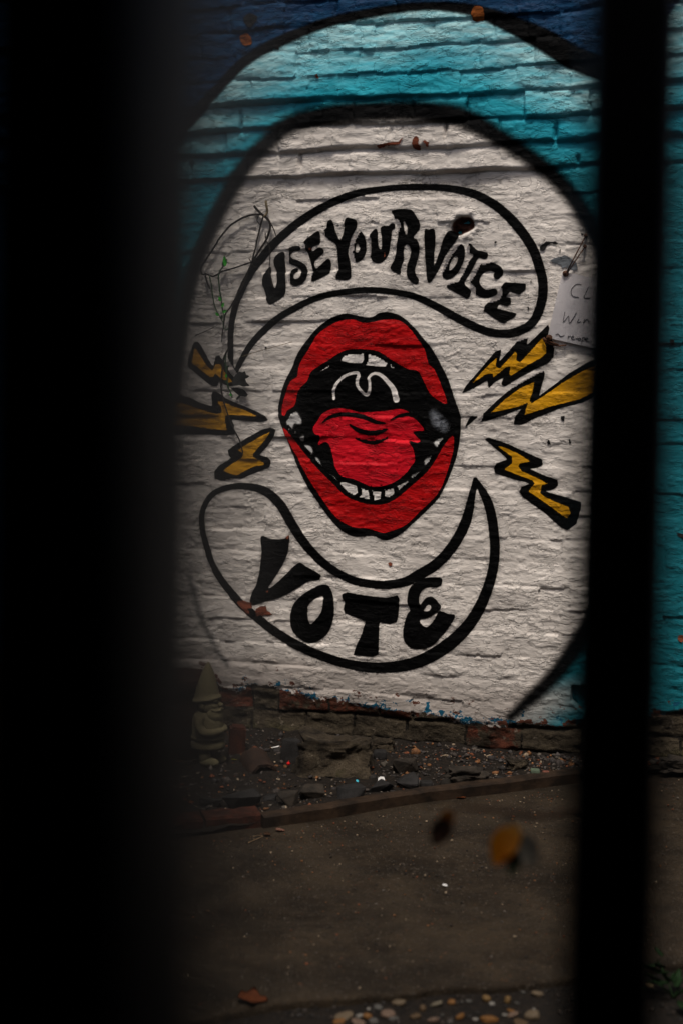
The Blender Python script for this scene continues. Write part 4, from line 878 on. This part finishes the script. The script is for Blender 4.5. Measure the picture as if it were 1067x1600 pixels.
M_ORANGE = flat_mat('dry orange leaf', (0.17, 0.048, 0.016)); M_BROWNL = flat_mat('dry brown leaf', (0.10, 0.05, 0.026)); M_YEL = flat_mat('yellow leaf', (0.36, 0.17, 0.012))
put_leaf('fallen_leaf', on_path((372, 1561), 0.008), 0.062, 0.045, (0.1, 0.1, rad(14)), M_ORANGE, 'orange curled leaf lying by the dark strip at the bottom', lobes=2, seed=3)
put_leaf('fallen_leaf', on_path((712, 1247), 0.003), 0.030, 0.018, (0, 0, rad(18)), M_ORANGE, 'tiny orange leaf on the path just below the edging board', seed=4)
put_leaf('fallen_leaf', on_path((430, 1297), 0.004), 0.028, 0.02, (0, 0.1, rad(10)), flat_mat('pinkish leaf', (0.33, 0.17, 0.12)), 'pale pinkish leaf scrap on the path below the edging board end', seed=5)
put_leaf('fallen_leaf', on_path((412, 1303), 0.004), 0.026, 0.018, (0, 0, rad(-20)), M_BROWNL, 'brown leaf scrap on the path beside the pinkish scrap', seed=6)
put_leaf('fallen_leaf', on_soil((361, 1189), 0.004), 0.022, 0.008, (0, 0, rad(8)), flat_mat('lime and orange leaf', (0.26, 0.24, 0.04)), 'small lime yellow leaf on the soil beside the gnome', seed=7)
put_leaf('fallen_leaf', on_path((1012, 1545), -0.008), 0.022, 0.02, (0.2, 0, rad(60)), flat_mat('pale tan leaf', (0.30, 0.22, 0.12)), 'pale tan leaf beyond the right fence bar', seed=8)
put_leaf('fallen_leaf', on_path((300, 1592), -0.008), 0.045, 0.03, (0.1, 0, rad(20)), M_BROWNL, 'dark brown leaf at the bottom beside the left fence bar', seed=9)
def scrap(P, s, m, label, rot=(0.2, 0.1, 0.4)):
    r = random.Random(label); bm = bmesh.new(); n = 7
    c = [bm.verts.new((s[0] * math.cos(6.283 * i / n) * r.uniform(.7, 1), s[1] * math.sin(6.283 * i / n) * r.uniform(.7, 1), s[0] * r.uniform(-.15, .15))) for i in range(n)]
    f = bm.faces.new(c); bmesh.ops.triangulate(bm, faces=[f]); bmesh.ops.solidify(bm, geom=list(bm.faces), thickness=0.0008)
    tag(obj('litter_scrap', bm, m, None, P, rot, smooth=False), label, 'litter')
M_PAPER = simple('white paper', (0.68, 0.66, 0.63), (0.52, 0.50, 0.48), 14, 0.7, 0.3, 0.002)
M_CYAN = flat_mat('cyan foil', (0.06, 0.42, 0.52), 0.4)
scrap(on_soil((595, 1226), 0.016), (0.014, 0.012), M_PAPER, 'crumpled white paper scrap on the flat slate', (rad(55), 0.1, 0.2))
scrap(on_soil((430, 1172), 0.010), (0.017, 0.004), M_PAPER, 'white sliver of litter behind the clay tile', (rad(20), -0.2, 0.3))
scrap(on_path((490, 1279), 0.006), (0.011, 0.006), M_CYAN, 'cyan foil scrap on the path in front of the edging board', (rad(40), -0.5, 0.5))
scrap(on_soil((558, 1225), 0.010), (0.007, 0.004), M_CYAN, 'tiny pale cyan scrap among the slates', (rad(40), 0.3, -0.5))
scrap(on_path((694, 1383), 0.004), (0.008, 0.005), M_PAPER, 'white crumb in the middle of the path')
bm = bmesh.new(); ball(bm, (0, 0, 0.006), 0.0058, 14, 10); tube(bm, [(0, 0, 0.0115), (0.002, 0, 0.016)], 0.0008)
tag(obj('red_berry', bm, simple('red berry', (0.65, 0.012, 0.012), (0.45, 0.01, 0.01), 30, 0.3, 0), None, on_soil((451, 1200), 0.008)), 'bright red berry on the gravel beside the upright slab', 'berry')
M_TWIG = simple('dry straw twig', (0.24, 0.16, 0.085), (0.11, 0.07, 0.04), 60, 0.8, 0.3, 0.001)
def twig(pxs, lift, label, f=on_soil, r=0.0016):
    bm = bmesh.new(); tube(bm, [f(p) + Vector((0, 0, lift)) for p in cat_rom(pxs, False, 3)], r, 6, r * .6)
    tag(obj('twig', bm, M_TWIG), label, 'twig')
twig([(389, 1319), (400, 1314), (412, 1309)], 0.004, 'straight straw twig on the path left of the leaf scraps', on_path)
twig([(396, 1309), (404, 1307), (411, 1308)], 0.003, 'short curved twig just behind the straight straw twig', on_path, 0.001)
twig([(558, 1201), (566, 1198), (573, 1196)], 0.010, 'pale dry stalk to the right of the rugged mossy block', on_soil, 0.0013)
twig([(443, 1180), (455, 1180), (462, 1181)], 0.022, 'thin twig across the face of the upright slab', on_soil, 0.0009)

# pebbles in the strip nearest the camera
PC = {'tan': (0.20, 0.145, 0.09), 'grey': (0.13, 0.12, 0.105), 'white': (0.34, 0.31, 0.27), 'orange': (0.26, 0.115, 0.03), 'pink': (0.23, 0.15, 0.105), 'beige': (0.23, 0.19, 0.13), 'brown': (0.13, 0.08, 0.04), 'ochre': (0.24, 0.14, 0.05)}
PM = {k: simple(k + ' pebble', tuple(c * 0.5 for c in v), tuple(c * 0.32 for c in v), 45, 0.6, 0.25, 0.0015, 0.15) for k, v in PC.items()}
FPB = fr(500, 1500, 2.6675)
pebs = [(328, 181, 62, 30, 'tan', 'wide tan pebble at the top edge of the pebble cluster'), (240, 200, 40, 28, 'grey', 'round grey pebble left of the wide tan one'), (202, 206, 18, 14, 'white', 'small white chip just above the upright orange pebble'), (165, 232, 35, 20, 'white', 'whitish flat chip left of the upright orange pebble'), (197, 238, 38, 34, 'orange', 'upright orange pebble in the left of the cluster'),
        (282, 228, 62, 36, 'pink', 'large pinkish pebble below the wide tan one'), (100, 236, 80, 22, 'tan', 'long tan pebble at the left end of the strip'), (80, 256, 50, 18, 'orange', 'flat orange pebble below the long tan one'), (160, 260, 60, 18, 'pink', 'pinkish pebble cut by the frame below the upright orange one'), (222, 255, 40, 24, 'grey', 'grey pebble under the upright orange one'), (305, 245, 45, 22, 'grey', 'grey pebble touching the large pinkish one'),
        (427, 203, 28, 38, 'brown', 'narrow brown pebble standing on edge'), (485, 184, 56, 22, 'beige', 'flat beige pebble right of the narrow brown one'), (546, 177, 34, 24, 'orange', 'small bright orange pebble beside the flat beige one'), (620, 172, 30, 14, 'grey', 'thin grey pebble between the bright orange and the ochre ones'), (397, 235, 46, 26, 'brown', 'rounded brown pebble below the narrow brown one'), (470, 250, 56, 28, 'pink', 'half seen pinkish pebble at the frame bottom'), (508, 230, 14, 14, 'grey', 'tiny pale chip above the half seen pinkish pebble'),
        (582, 238, 42, 26, 'orange', 'orange brown pebble in the middle of the strip'), (646, 247, 24, 14, 'white', 'white chip to the left of the largest orange pebble'), (692, 165, 36, 36, 'ochre', 'ochre pebble with a white chip at its foot'), (714, 182, 26, 14, 'white', 'white chip at the foot of the ochre pebble'), (780, 170, 26, 40, 'ochre', 'leaning ochre pebble right of centre'), (705, 245, 78, 42, 'orange', 'largest orange pebble at the frame bottom'), (795, 211, 36, 12, 'orange', 'thin orange sliver left of the large domed tan pebble'), (800, 228, 50, 12, 'pink', 'thin pinkish sliver below the thin orange one'),
        (768, 229, 22, 10, 'white', 'white sliver right of the largest orange pebble'), (845, 136, 20, 16, 'grey', 'small grey pebble nearest the path edge'), (905, 142, 50, 28, 'tan', 'tan pebble at the path edge by the right fence bar'), (880, 236, 66, 50, 'tan', 'large domed tan pebble near the right fence bar'), (835, 262, 60, 14, 'brown', 'brown pebble cut by the frame below the large domed tan one'), (890, 205, 14, 10, 'white', 'tiny white chip above the large domed tan pebble'), (820, 180, 20, 8, 'grey', 'tiny grey sliver right of the leaning ochre pebble'), (590, 175, 14, 8, 'grey', 'tiny grey chip beside the bright orange pebble'), (540, 258, 30, 20, 'grey', 'grey pebble at the frame bottom right of the half seen pinkish one')]
bm = rough_rock(77, 3, 0.07, 1.2); bmesh.ops.scale(bm, vec=(1.09,) * 3, verts=bm.verts)
peb_me = []
for s in range(4):
    b_ = rough_rock(77 + s, 3, 0.24, 1.7, 0.88); bmesh.ops.scale(b_, vec=(1.08,) * 3, verts=b_.verts); me = bpy.data.meshes.new('pebble'); b_.to_mesh(me); b_.free(); me.polygons.foreach_set('use_smooth', np.ones(len(me.polygons), bool)); peb_me.append(me)
bm.free()
for i, (x, y, pw, ph, c, lab) in enumerate(pebs):
    q = FPB([(x, y)])[0]; P = on_path(q, -0.013); k = mpp(P); W = pw / 2.6675 * k; Hh = ph / 2.6675 * k
    me = peb_me[i % 4].copy(); me.materials.append(PM[c]); o = bpy.data.objects.new('pebble', me); COL.objects.link(o)
    o.location = P + Vector((0, 0, Hh * random.uniform(-0.12, 0.08))); o.scale = (W, max(W * 0.75, Hh * 0.9), Hh * 0.85); o.rotation_euler = (random.uniform(-.45, .45), random.uniform(-.35, .35), rad(16) + random.uniform(-.4, .4))
    tag(o, lab or f'small {c} stone among the larger pebbles of the front strip', 'pebble', 'pebbles in the strip in front of the path')

# low green plant beyond the right bar
PL = empty('low_plant', on_path((1052, 1560), -0.016)); tag(PL, 'dark green low plant at the bottom beyond the right fence bar', 'plant')
MGL = simple('dark green leaf', (0.02, 0.05, 0.016), (0.012, 0.028, 0.01), 40, 0.5, 0.2, 0.001)
for i in range(22):
    a = random.uniform(0, 6.283); r = random.uniform(0.0, 0.09)
    obj('leaf', leaf_bm(random.uniform(.03, .055), random.uniform(.015, .025), 0.4, i), MGL, PL, (r * math.cos(a), r * math.sin(a) * .8, random.uniform(.01, .07)), (random.uniform(-.4, .4), random.uniform(-.8, .2), a))
bm = bmesh.new()
for i in range(6): a = i * 1.05; tube(bm, [(0, 0, 0), (0.03 * math.cos(a), 0.03 * math.sin(a), 0.03), (0.07 * math.cos(a), 0.06 * math.sin(a), 0.055)], 0.0015)
obj('stem', bm, MGL, PL)

# ------------------------------------------------------------------ climbing vine on the wall
vine = empty('climbing_vine', (float(wall_pt([(352, 600)])[0, 0]), -0.02, float(wall_pt([(352, 600)])[0, 1])))
tag(vine, 'straggling dead vine with a few bright green shoots on the white paint', 'vine')
VO = Vector(vine.location)
MV = simple('dead brown vine', (0.024, 0.017, 0.013), (0.010, 0.008, 0.007), 60, 0.85, 0.4, 0.001)
MVL = simple('dry tan stalk', (0.20, 0.155, 0.09), (0.10, 0.075, 0.045), 60, 0.85, 0.4, 0.001)
MVG = simple('fresh green shoot', (0.10, 0.90, 0.04), (0.03, 0.55, 0.02), 90, 0.35, 0.2, 0.0005, 0.5)
MDG = simple('dark green shoot', (0.018, 0.09, 0.016), (0.012, 0.04, 0.010), 90, 0.5, 0.2, 0.0005, 0.4)
def vine_pts(f, pts, off=0.012, seed=0):
    w = wall_pt(cat_rom(f(pts), False, 4))
    return [Vector((x, -(off + 0.010 * (0.5 + 0.5 * mnoise.noise((i * .25, seed, 0)))), z)) - VO for i, (x, z) in enumerate(w)]
for i, (f, pts, r, m, nm) in enumerate([
        (FV, [(870, 150), (835, 260), (800, 400), (775, 530), (735, 680), (690, 790), (630, 950), (560, 1080), (480, 1220), (420, 1310), (400, 1440)], .0021, MV, 'stem'),
        (FV, [(900, -40), (915, 60), (905, 120), (870, 150)], .0030, MVL, 'stem'),
        (FV, [(760, 20), (830, 100), (880, 140), (940, 200), (950, 290), (910, 410), (840, 520), (735, 690)], .0030, MV, 'stem'),
        (FV, [(880, 140), (840, 120), (740, 125), (640, 155), (540, 210), (450, 280), (360, 390), (280, 520), (200, 640), (130, 760), (150, 830), (190, 825), (270, 855), (340, 825), (370, 800), (480, 770), (600, 730), (730, 685)], .0022, MV, 'stem'),
        (FV, [(950, 210), (990, 290), (1030, 410)], .0014, MV, 'tendril'), (FV, [(895, 340), (905, 430), (945, 520), (945, 700), (935, 800), (960, 900), (985, 980)], .0013, MV, 'tendril'),
        (FV, [(815, 130), (795, 190), (830, 240)], .0012, MV, 'tendril'), (FV, [(740, 690), (750, 730), (790, 750)], .0012, MV, 'tendril'), (FV, [(700, 640), (735, 690), (790, 635)], .0014, MV, 'tendril'),
        (FV, [(420, 700), (365, 775), (345, 820), (340, 920), (355, 1040), (375, 1140), (390, 1270), (405, 1330), (395, 1450), (430, 1490), (450, 1470)], .0018, MDG, 'stem'),
        (FV, [(180, 830), (200, 920), (235, 1000)], .0026, MV, 'tendril'), (FV, [(230, 850), (255, 960), (270, 1100), (290, 1190), (330, 1290), (380, 1380), (400, 1450)], .0015, MDG, 'stem'),
        (FV, [(60, 1560), (200, 1500), (330, 1430)], .0010, MV, 'tendril'), (FV, [(400, 1450), (380, 1560), (375, 1640)], .0014, MV, 'tendril'),
        (R6, [(520, 60), (480, 140), (430, 240), (415, 350), (405, 500), (420, 600), (460, 730), (500, 850), (570, 980), (600, 1080), (600, 1120)], .0021, MV, 'stem'),
        (R6, [(455, 180), (445, 250), (460, 400), (470, 500), (500, 570), (510, 605)], .0019, MDG, 'stem'),
        (R6, [(1060, 85), (900, 130), (720, 180), (600, 220)], .0007, MVL, 'tendril')]):
    bm = bmesh.new(); tube(bm, vine_pts(f, pts, 0.010, i), r * 1.55, 6, r * 1.15); obj(nm, bm, m, vine)
def vleaf(px, Lpx, Wpx, ang, m, off=0.018, seed=0, lobes=0, label=None):
    x, z = wall_pt([px])[0]
    bm = leaf_bm(Lpx * PXM, Wpx * PXM, 0.3, seed, 0.25, lobes); bmesh.ops.rotate(bm, verts=bm.verts, matrix=Euler((rad(90), 0, 0)).to_matrix()); bmesh.ops.rotate(bm, verts=bm.verts, matrix=Euler((0, -rad(ang), 0)).to_matrix())
    o = obj('leaf', bm, m, vine, Vector((x, -off, z)) - VO)
    if label: o['label'] = label
vleaf((357, 417), 17, 7, 95, MVG, 0.024, 1, label='bright green leaf shoot'); vleaf((352, 418), 15, 7, 60, MDG, 0.02, 2)
for px, a in [((349, 471), 110), ((351, 480), 60), ((352, 488), 20), ((346, 494), 130), ((350, 500), 80)]: vleaf(px, 8, 4.6, a, MVG if a != 80 else MDG, 0.022, int(a), label='tiny green bud')
for px, a in [((356, 563), 100), ((358, 575), 45), ((357, 590), 80), ((363, 614), -60), ((358, 598), 120)]: vleaf(px, 6, 3.2, a, MVG if px[1] in (614, 590) else MDG, 0.02, int(a))
MIVY = simple('dark dead ivy leaf and shadow', (0.010, 0.011, 0.009), (0.006, 0.006, 0.006), 50, 0.6, 0.3, 0.001)
def ivy(pts, off, label):
    w = wall_pt(R6(pts)); bm = bmesh.new(); c = w.mean(0)
    vs = [bm.verts.new(Vector((x, -off - 0.006 * math.hypot(x - c[0], z - c[1]) / 0.02, z)) - VO) for x, z in w]
    cv = bm.verts.new(Vector((c[0], -off, c[1])) - VO)
    for i in range(len(vs)): bm.faces.new((vs[i], vs[(i + 1) % len(vs)], cv))
    bmesh.ops.solidify(bm, geom=list(bm.faces), thickness=0.0008); bmesh.ops.recalc_face_normals(bm, faces=bm.faces)
    o = obj('leaf', bm, MIVY, vine); o['label'] = label
ivy([(530, 430), (555, 385), (590, 358), (612, 366), (640, 354), (650, 385), (684, 400), (665, 415), (640, 425), (650, 455), (690, 490), (620, 498), (585, 482), (545, 490), (525, 470)], 0.022, 'larger black withered lobed leaf')
ivy([(495, 505), (560, 505), (620, 525), (660, 570), (645, 592), (585, 585), (578, 600), (550, 625), (545, 610), (570, 580), (530, 545)], 0.012, 'dark patch standing in for the shadow of the larger leaf')  # dark sheet in place of the larger leaf's cast shadow

# ------------------------------------------------------------------ paper notice pinned to the wall
nt0 = wall_pt(FP([(265, 700)]))[0]
note = empty('paper_notice', (nt0[0], -0.012, nt0[1]))
tag(note, 'tilted white handwritten paper notice pinned to the wall', 'notice')
NO = Vector(note.location)
tl, bl = wall_pt(FP([(262, 698), (103, 1385)])); br_dir = wall_pt(FP([(540, 1500)]))[0] - wall_pt(FP([(150, 1412)]))[0]; br_dir /= np.linalg.norm(br_dir)
nu, nv_ = 24, 18; V = []; WID = 0.275
def note_pt(x, z, lift=0.0):
    # curl of the sheet as a function of position along it
    d = np.array([x, z]) - tl; u = d @ br_dir / WID; e = bl - tl; v = d @ e / (e @ e)
    return Vector((x, -0.013 - 0.010 * u * (1 - u) - 0.012 * max(0, v - 0.8) * max(0, u - .25) - 0.004 * math.sin(3.0 * v + 2 * u) - lift, z)) - NO
bm = bmesh.new(); g = []
for j in range(nv_ + 1):
    g.append([bm.verts.new(note_pt(*(tl + (bl - tl) * j / nv_ + br_dir * WID * i / nu))) for i in range(nu + 1)])
for j in range(nv_):
    for i in range(nu): bm.faces.new((g[j][i], g[j + 1][i], g[j + 1][i + 1], g[j][i + 1]))
bmesh.ops.solidify(bm, geom=list(bm.faces), thickness=0.0006)
bmesh.ops.recalc_face_normals(bm, faces=bm.faces)
obj('paper_sheet', bm, simple('notice paper', (0.74, 0.71, 0.71), (0.68, 0.65, 0.66), 9, 0.55, 0), note, smooth=False)
M_INK = simple('black ink', (0.02, 0.02, 0.024), None, 50, 0.5, 0)
for strokes in [[[(455, 835), (410, 830), (370, 860), (350, 910), (370, 955), (430, 965)]], [[(530, 860), (505, 920), (485, 970), (545, 974)]],
                [[(287, 1116), (276, 1170), (270, 1222), (300, 1190), (324, 1160), (328, 1200), (334, 1234), (370, 1190), (405, 1128)]], [[(432, 1190), (415, 1226), (450, 1218)], [(440, 1166), (444, 1162)]], [[(490, 1190), (478, 1236), (503, 1204), (528, 1198), (536, 1234)]],
                [[(190, 1355), (215, 1345), (242, 1372), (280, 1360)]], [[(322, 1366), (316, 1402), (322, 1378), (348, 1366)]], [[(352, 1390), (378, 1380), (370, 1366), (352, 1384), (362, 1406), (388, 1400)]], [[(396, 1396), (420, 1390)]],
                [[(435, 1385), (421, 1400), (433, 1416), (449, 1402), (435, 1385)]], [[(455, 1448), (468, 1386), (486, 1384), (490, 1405), (464, 1417)]], [[(497, 1406), (522, 1400), (514, 1386), (497, 1402), (510, 1426), (532, 1420)]]]:
    bm = bmesh.new()
    for pts in strokes:
        w = wall_pt(cat_rom(FP(pts), False, 3)); tube(bm, [note_pt(x, z, 0.0010) for x, z in w], 0.00095, 5)
    obj('handwritten_character', bm, M_INK, note)
M_RUSTY = simple('rusty iron', (0.12, 0.052, 0.026), (0.045, 0.022, 0.014), 90, 0.8, 0.8, 0.002)
for c in ((295, 720), (124, 1384)):
    x, z = wall_pt(FP([c]))[0]; bm = bmesh.new(); v = note_pt(x, z)
    ball(bm, v + Vector((0, -0.004, 0)), (0.0096, 0.006, 0.0096), 16, 10); ball(bm, v + Vector((-0.001, -0.0095, 0.001)), (0.0042, 0.0028, 0.0042), 12, 8)
    tube(bm, [v, v + Vector((0, 0.02, 0))], 0.002); obj('pin', bm, M_RUSTY, note)
bm = bmesh.new()
for a, b in (((312, 700), (500, 330)), ((322, 705), (492, 440))):
    p, q = wall_pt(FP([a, b])); tube(bm, [Vector((p[0], -0.024, p[1])) - NO, Vector(((p[0] + q[0]) / 2, -0.026, (p[1] + q[1]) / 2 - 0.001)) - NO, Vector((q[0], -0.014, q[1])) - NO], 0.0019)
obj('wire', bm, M_RUSTY, note)
bm = bmesh.new(); w = wall_pt(FP([(60, 1385), (85, 1430), (150, 1455), (230, 1470), (300, 1462)])); tube(bm, [Vector((x, -0.012, z)) - NO for x, z in w], 0.0048, 8, 0.002)
w = wall_pt(FP([(75, 1400), (140, 1432), (220, 1455)])); tube(bm, [Vector((x, -0.016, z)) - NO for x, z in w], 0.003, 8, 0.0015); obj('rusty_clip', bm, M_RUSTY, note)
for c in ((503, 325), (494, 438)):
    x, z = wall_pt(FP([c]))[0]; bm = bmesh.new(); tube(bm, [(x, -0.020, z), (x, 0.02, z)], 0.004, 8); ball(bm, (x, -0.022, z), (0.006, 0.003, 0.006), 12, 8)
    tag(obj('nail', bm, M_RUSTY), 'upper rusty nail holding the notice wire' if c[1] < 400 else 'lower rusty nail holding the notice wire', 'nail', 'nails above the notice')

# ------------------------------------------------------------------ iron fence close to the camera
M_IRON = simple('black painted iron', (0.0042, 0.0040, 0.0040), (0.0028, 0.0027, 0.0027), 25, 0.5, 0.15, 0.0006, 0.4)
pl_t, pl_b = depth_pt((156, 0), 0.180), depth_pt((138, 1600), 0.180)
pr_t, pr_b = depth_pt((993, 0), 0.640), depth_pt((950, 1600), 0.640)
fence = empty('iron_fence', (float(pr_b[0]), float(pr_b[1]), 0)); tag(fence, 'black iron fence with two thick upright bars close to the camera', 'fence')
FO = Vector(fence.location)
def bar_line(t, b):
    d = (t - b) / (t[2] - b[2]); return b + d * (-0.05 - b[2]), b + d * (2.25 - b[2])
ends = []
for t, b, wd in ((pl_t, pl_b, 0.0330), (pr_t, pr_b, 0.0430)):
    lo, hi = bar_line(t, b); ends.append((lo, hi)); bm = bmesh.new()
    ax = (hi - lo).normalized(); u = Vector((math.cos(rad(4)), math.sin(rad(4)), 0)); u = (u - ax * u.dot(ax)).normalized(); v = ax.cross(u)
    prof = []
    for i in range(48):                                # square bar with rounded corners
        a = 6.283185 * i / 48; c, s = math.cos(a), math.sin(a); prof.append((wd / 2 * math.copysign(abs(c) ** 0.32, c), wd / 2 * math.copysign(abs(s) ** 0.32, s)))
    rings = [[bm.verts.new(p - FO + u * x + v * y) for x, y in prof] for p in (lo, hi)]
    for i in range(48): bm.faces.new((rings[0][i], rings[0][(i + 1) % 48], rings[1][(i + 1) % 48], rings[1][i]))
    bm.faces.new(rings[0][::-1]); bm.faces.new(rings[1]); bmesh.ops.recalc_face_normals(bm, faces=bm.faces)
    obj('bar', bm, M_IRON, fence)
for z in (0.20, 2.12):
    p, q = [lo + (hi - lo) * ((z - lo[2]) / (hi[2] - lo[2])) for lo, hi in ends]; d = (q - p).normalized(); c = (p + q) / 2
    bm = bmesh.new(); box(bm, c - FO, ((q - p).length + 1.2, 0.012, 0.04), Euler((0, 0, math.atan2(d.y, d.x))), 0.002); obj('rail', bm, M_IRON, fence)

# withered sprig between fence and path, out of focus
DS = 1.59
root = depth_pt((965, 1300), DS); root.z = -0.05
spr = empty('withered_sprig', root); tag(spr, 'withered sprig with blurred yellow, brown and grey leaves in front of the path', 'plant')
W = lambda px, d=DS: depth_pt(px, d) - root
bm = bmesh.new(); tube(bm, cat_rom([(0, 0, 0), W((968, 1500)), W((955, 1330)), W((900, 1272)), W((840, 1276), 1.58), (W((770, 1266), 1.57)), W((715, 1262), 1.56)], False, 6), 0.0042, 8, 0.0022)
obj('stem', bm, simple('brown sprig stem', (0.040, 0.022, 0.013), None, 40, 0.8, 0.3, 0.001), spr)
for q in ([W((790, 1268), 1.57), W((797, 1285), 1.57), W((798, 1300), 1.57)], [W((715, 1262), 1.56), W((705, 1270), 1.56), W((702, 1280), 1.56)]):
    bm = bmesh.new(); tube(bm, cat_rom(q, False, 4), 0.0016, 6); obj('leaf_stalk', bm, MV, spr)
def sleaf(a, b, wpx, m, d=1.57, seed=0, label=None, fold=0.2):
    A, B = W(a, d), W(b, d); L = (B - A).length; bm = leaf_bm(L, wpx * d / F_PX, 0.25, seed, fold)
    x = (B - A).normalized(); n = (Vector(CL) - (root + A)).normalized(); n = (n - x * n.dot(x)).normalized(); y = n.cross(x)
    o = obj('leaf', bm, m, spr); o.matrix_local = Matrix.Translation(A) @ Matrix((x, y, n)).transposed().to_4x4()
    if label: o['label'] = label
sleaf((800, 1290), (772, 1352), 42, flat_mat('ochre leaf', (0.55, 0.22, 0.012), 0.7, 0.6), 1.57, 1, 'ochre yellow leaf', 0.55)
sleaf((806, 1286), (793, 1340), 26, flat_mat('pale ochre leaf', (0.62, 0.34, 0.06), 0.7, 0.6), 1.56, 6, 'narrow pale ochre leaf', 0.6)
sleaf((803, 1305), (836, 1350), 42, flat_mat('pale grey leaf', (0.16, 0.145, 0.12), 0.7, 0.4), 1.58, 2, 'pale grey leaf')
sleaf((806, 1330), (797, 1370), 22, flat_mat('dark olive leaf', (0.045, 0.055, 0.032)), 1.56, 3, 'dark olive leaf')
sleaf((704, 1265), (690, 1294), 24, flat_mat('rust leaf', (0.24, 0.09, 0.015), 0.7, 0.5), 1.56, 4, 'rust brown leaf')
sleaf((700, 1278), (676, 1322), 34, flat_mat('dark brown leaf', (0.028, 0.013, 0.008)), 1.55, 5, 'dark brown leaf')
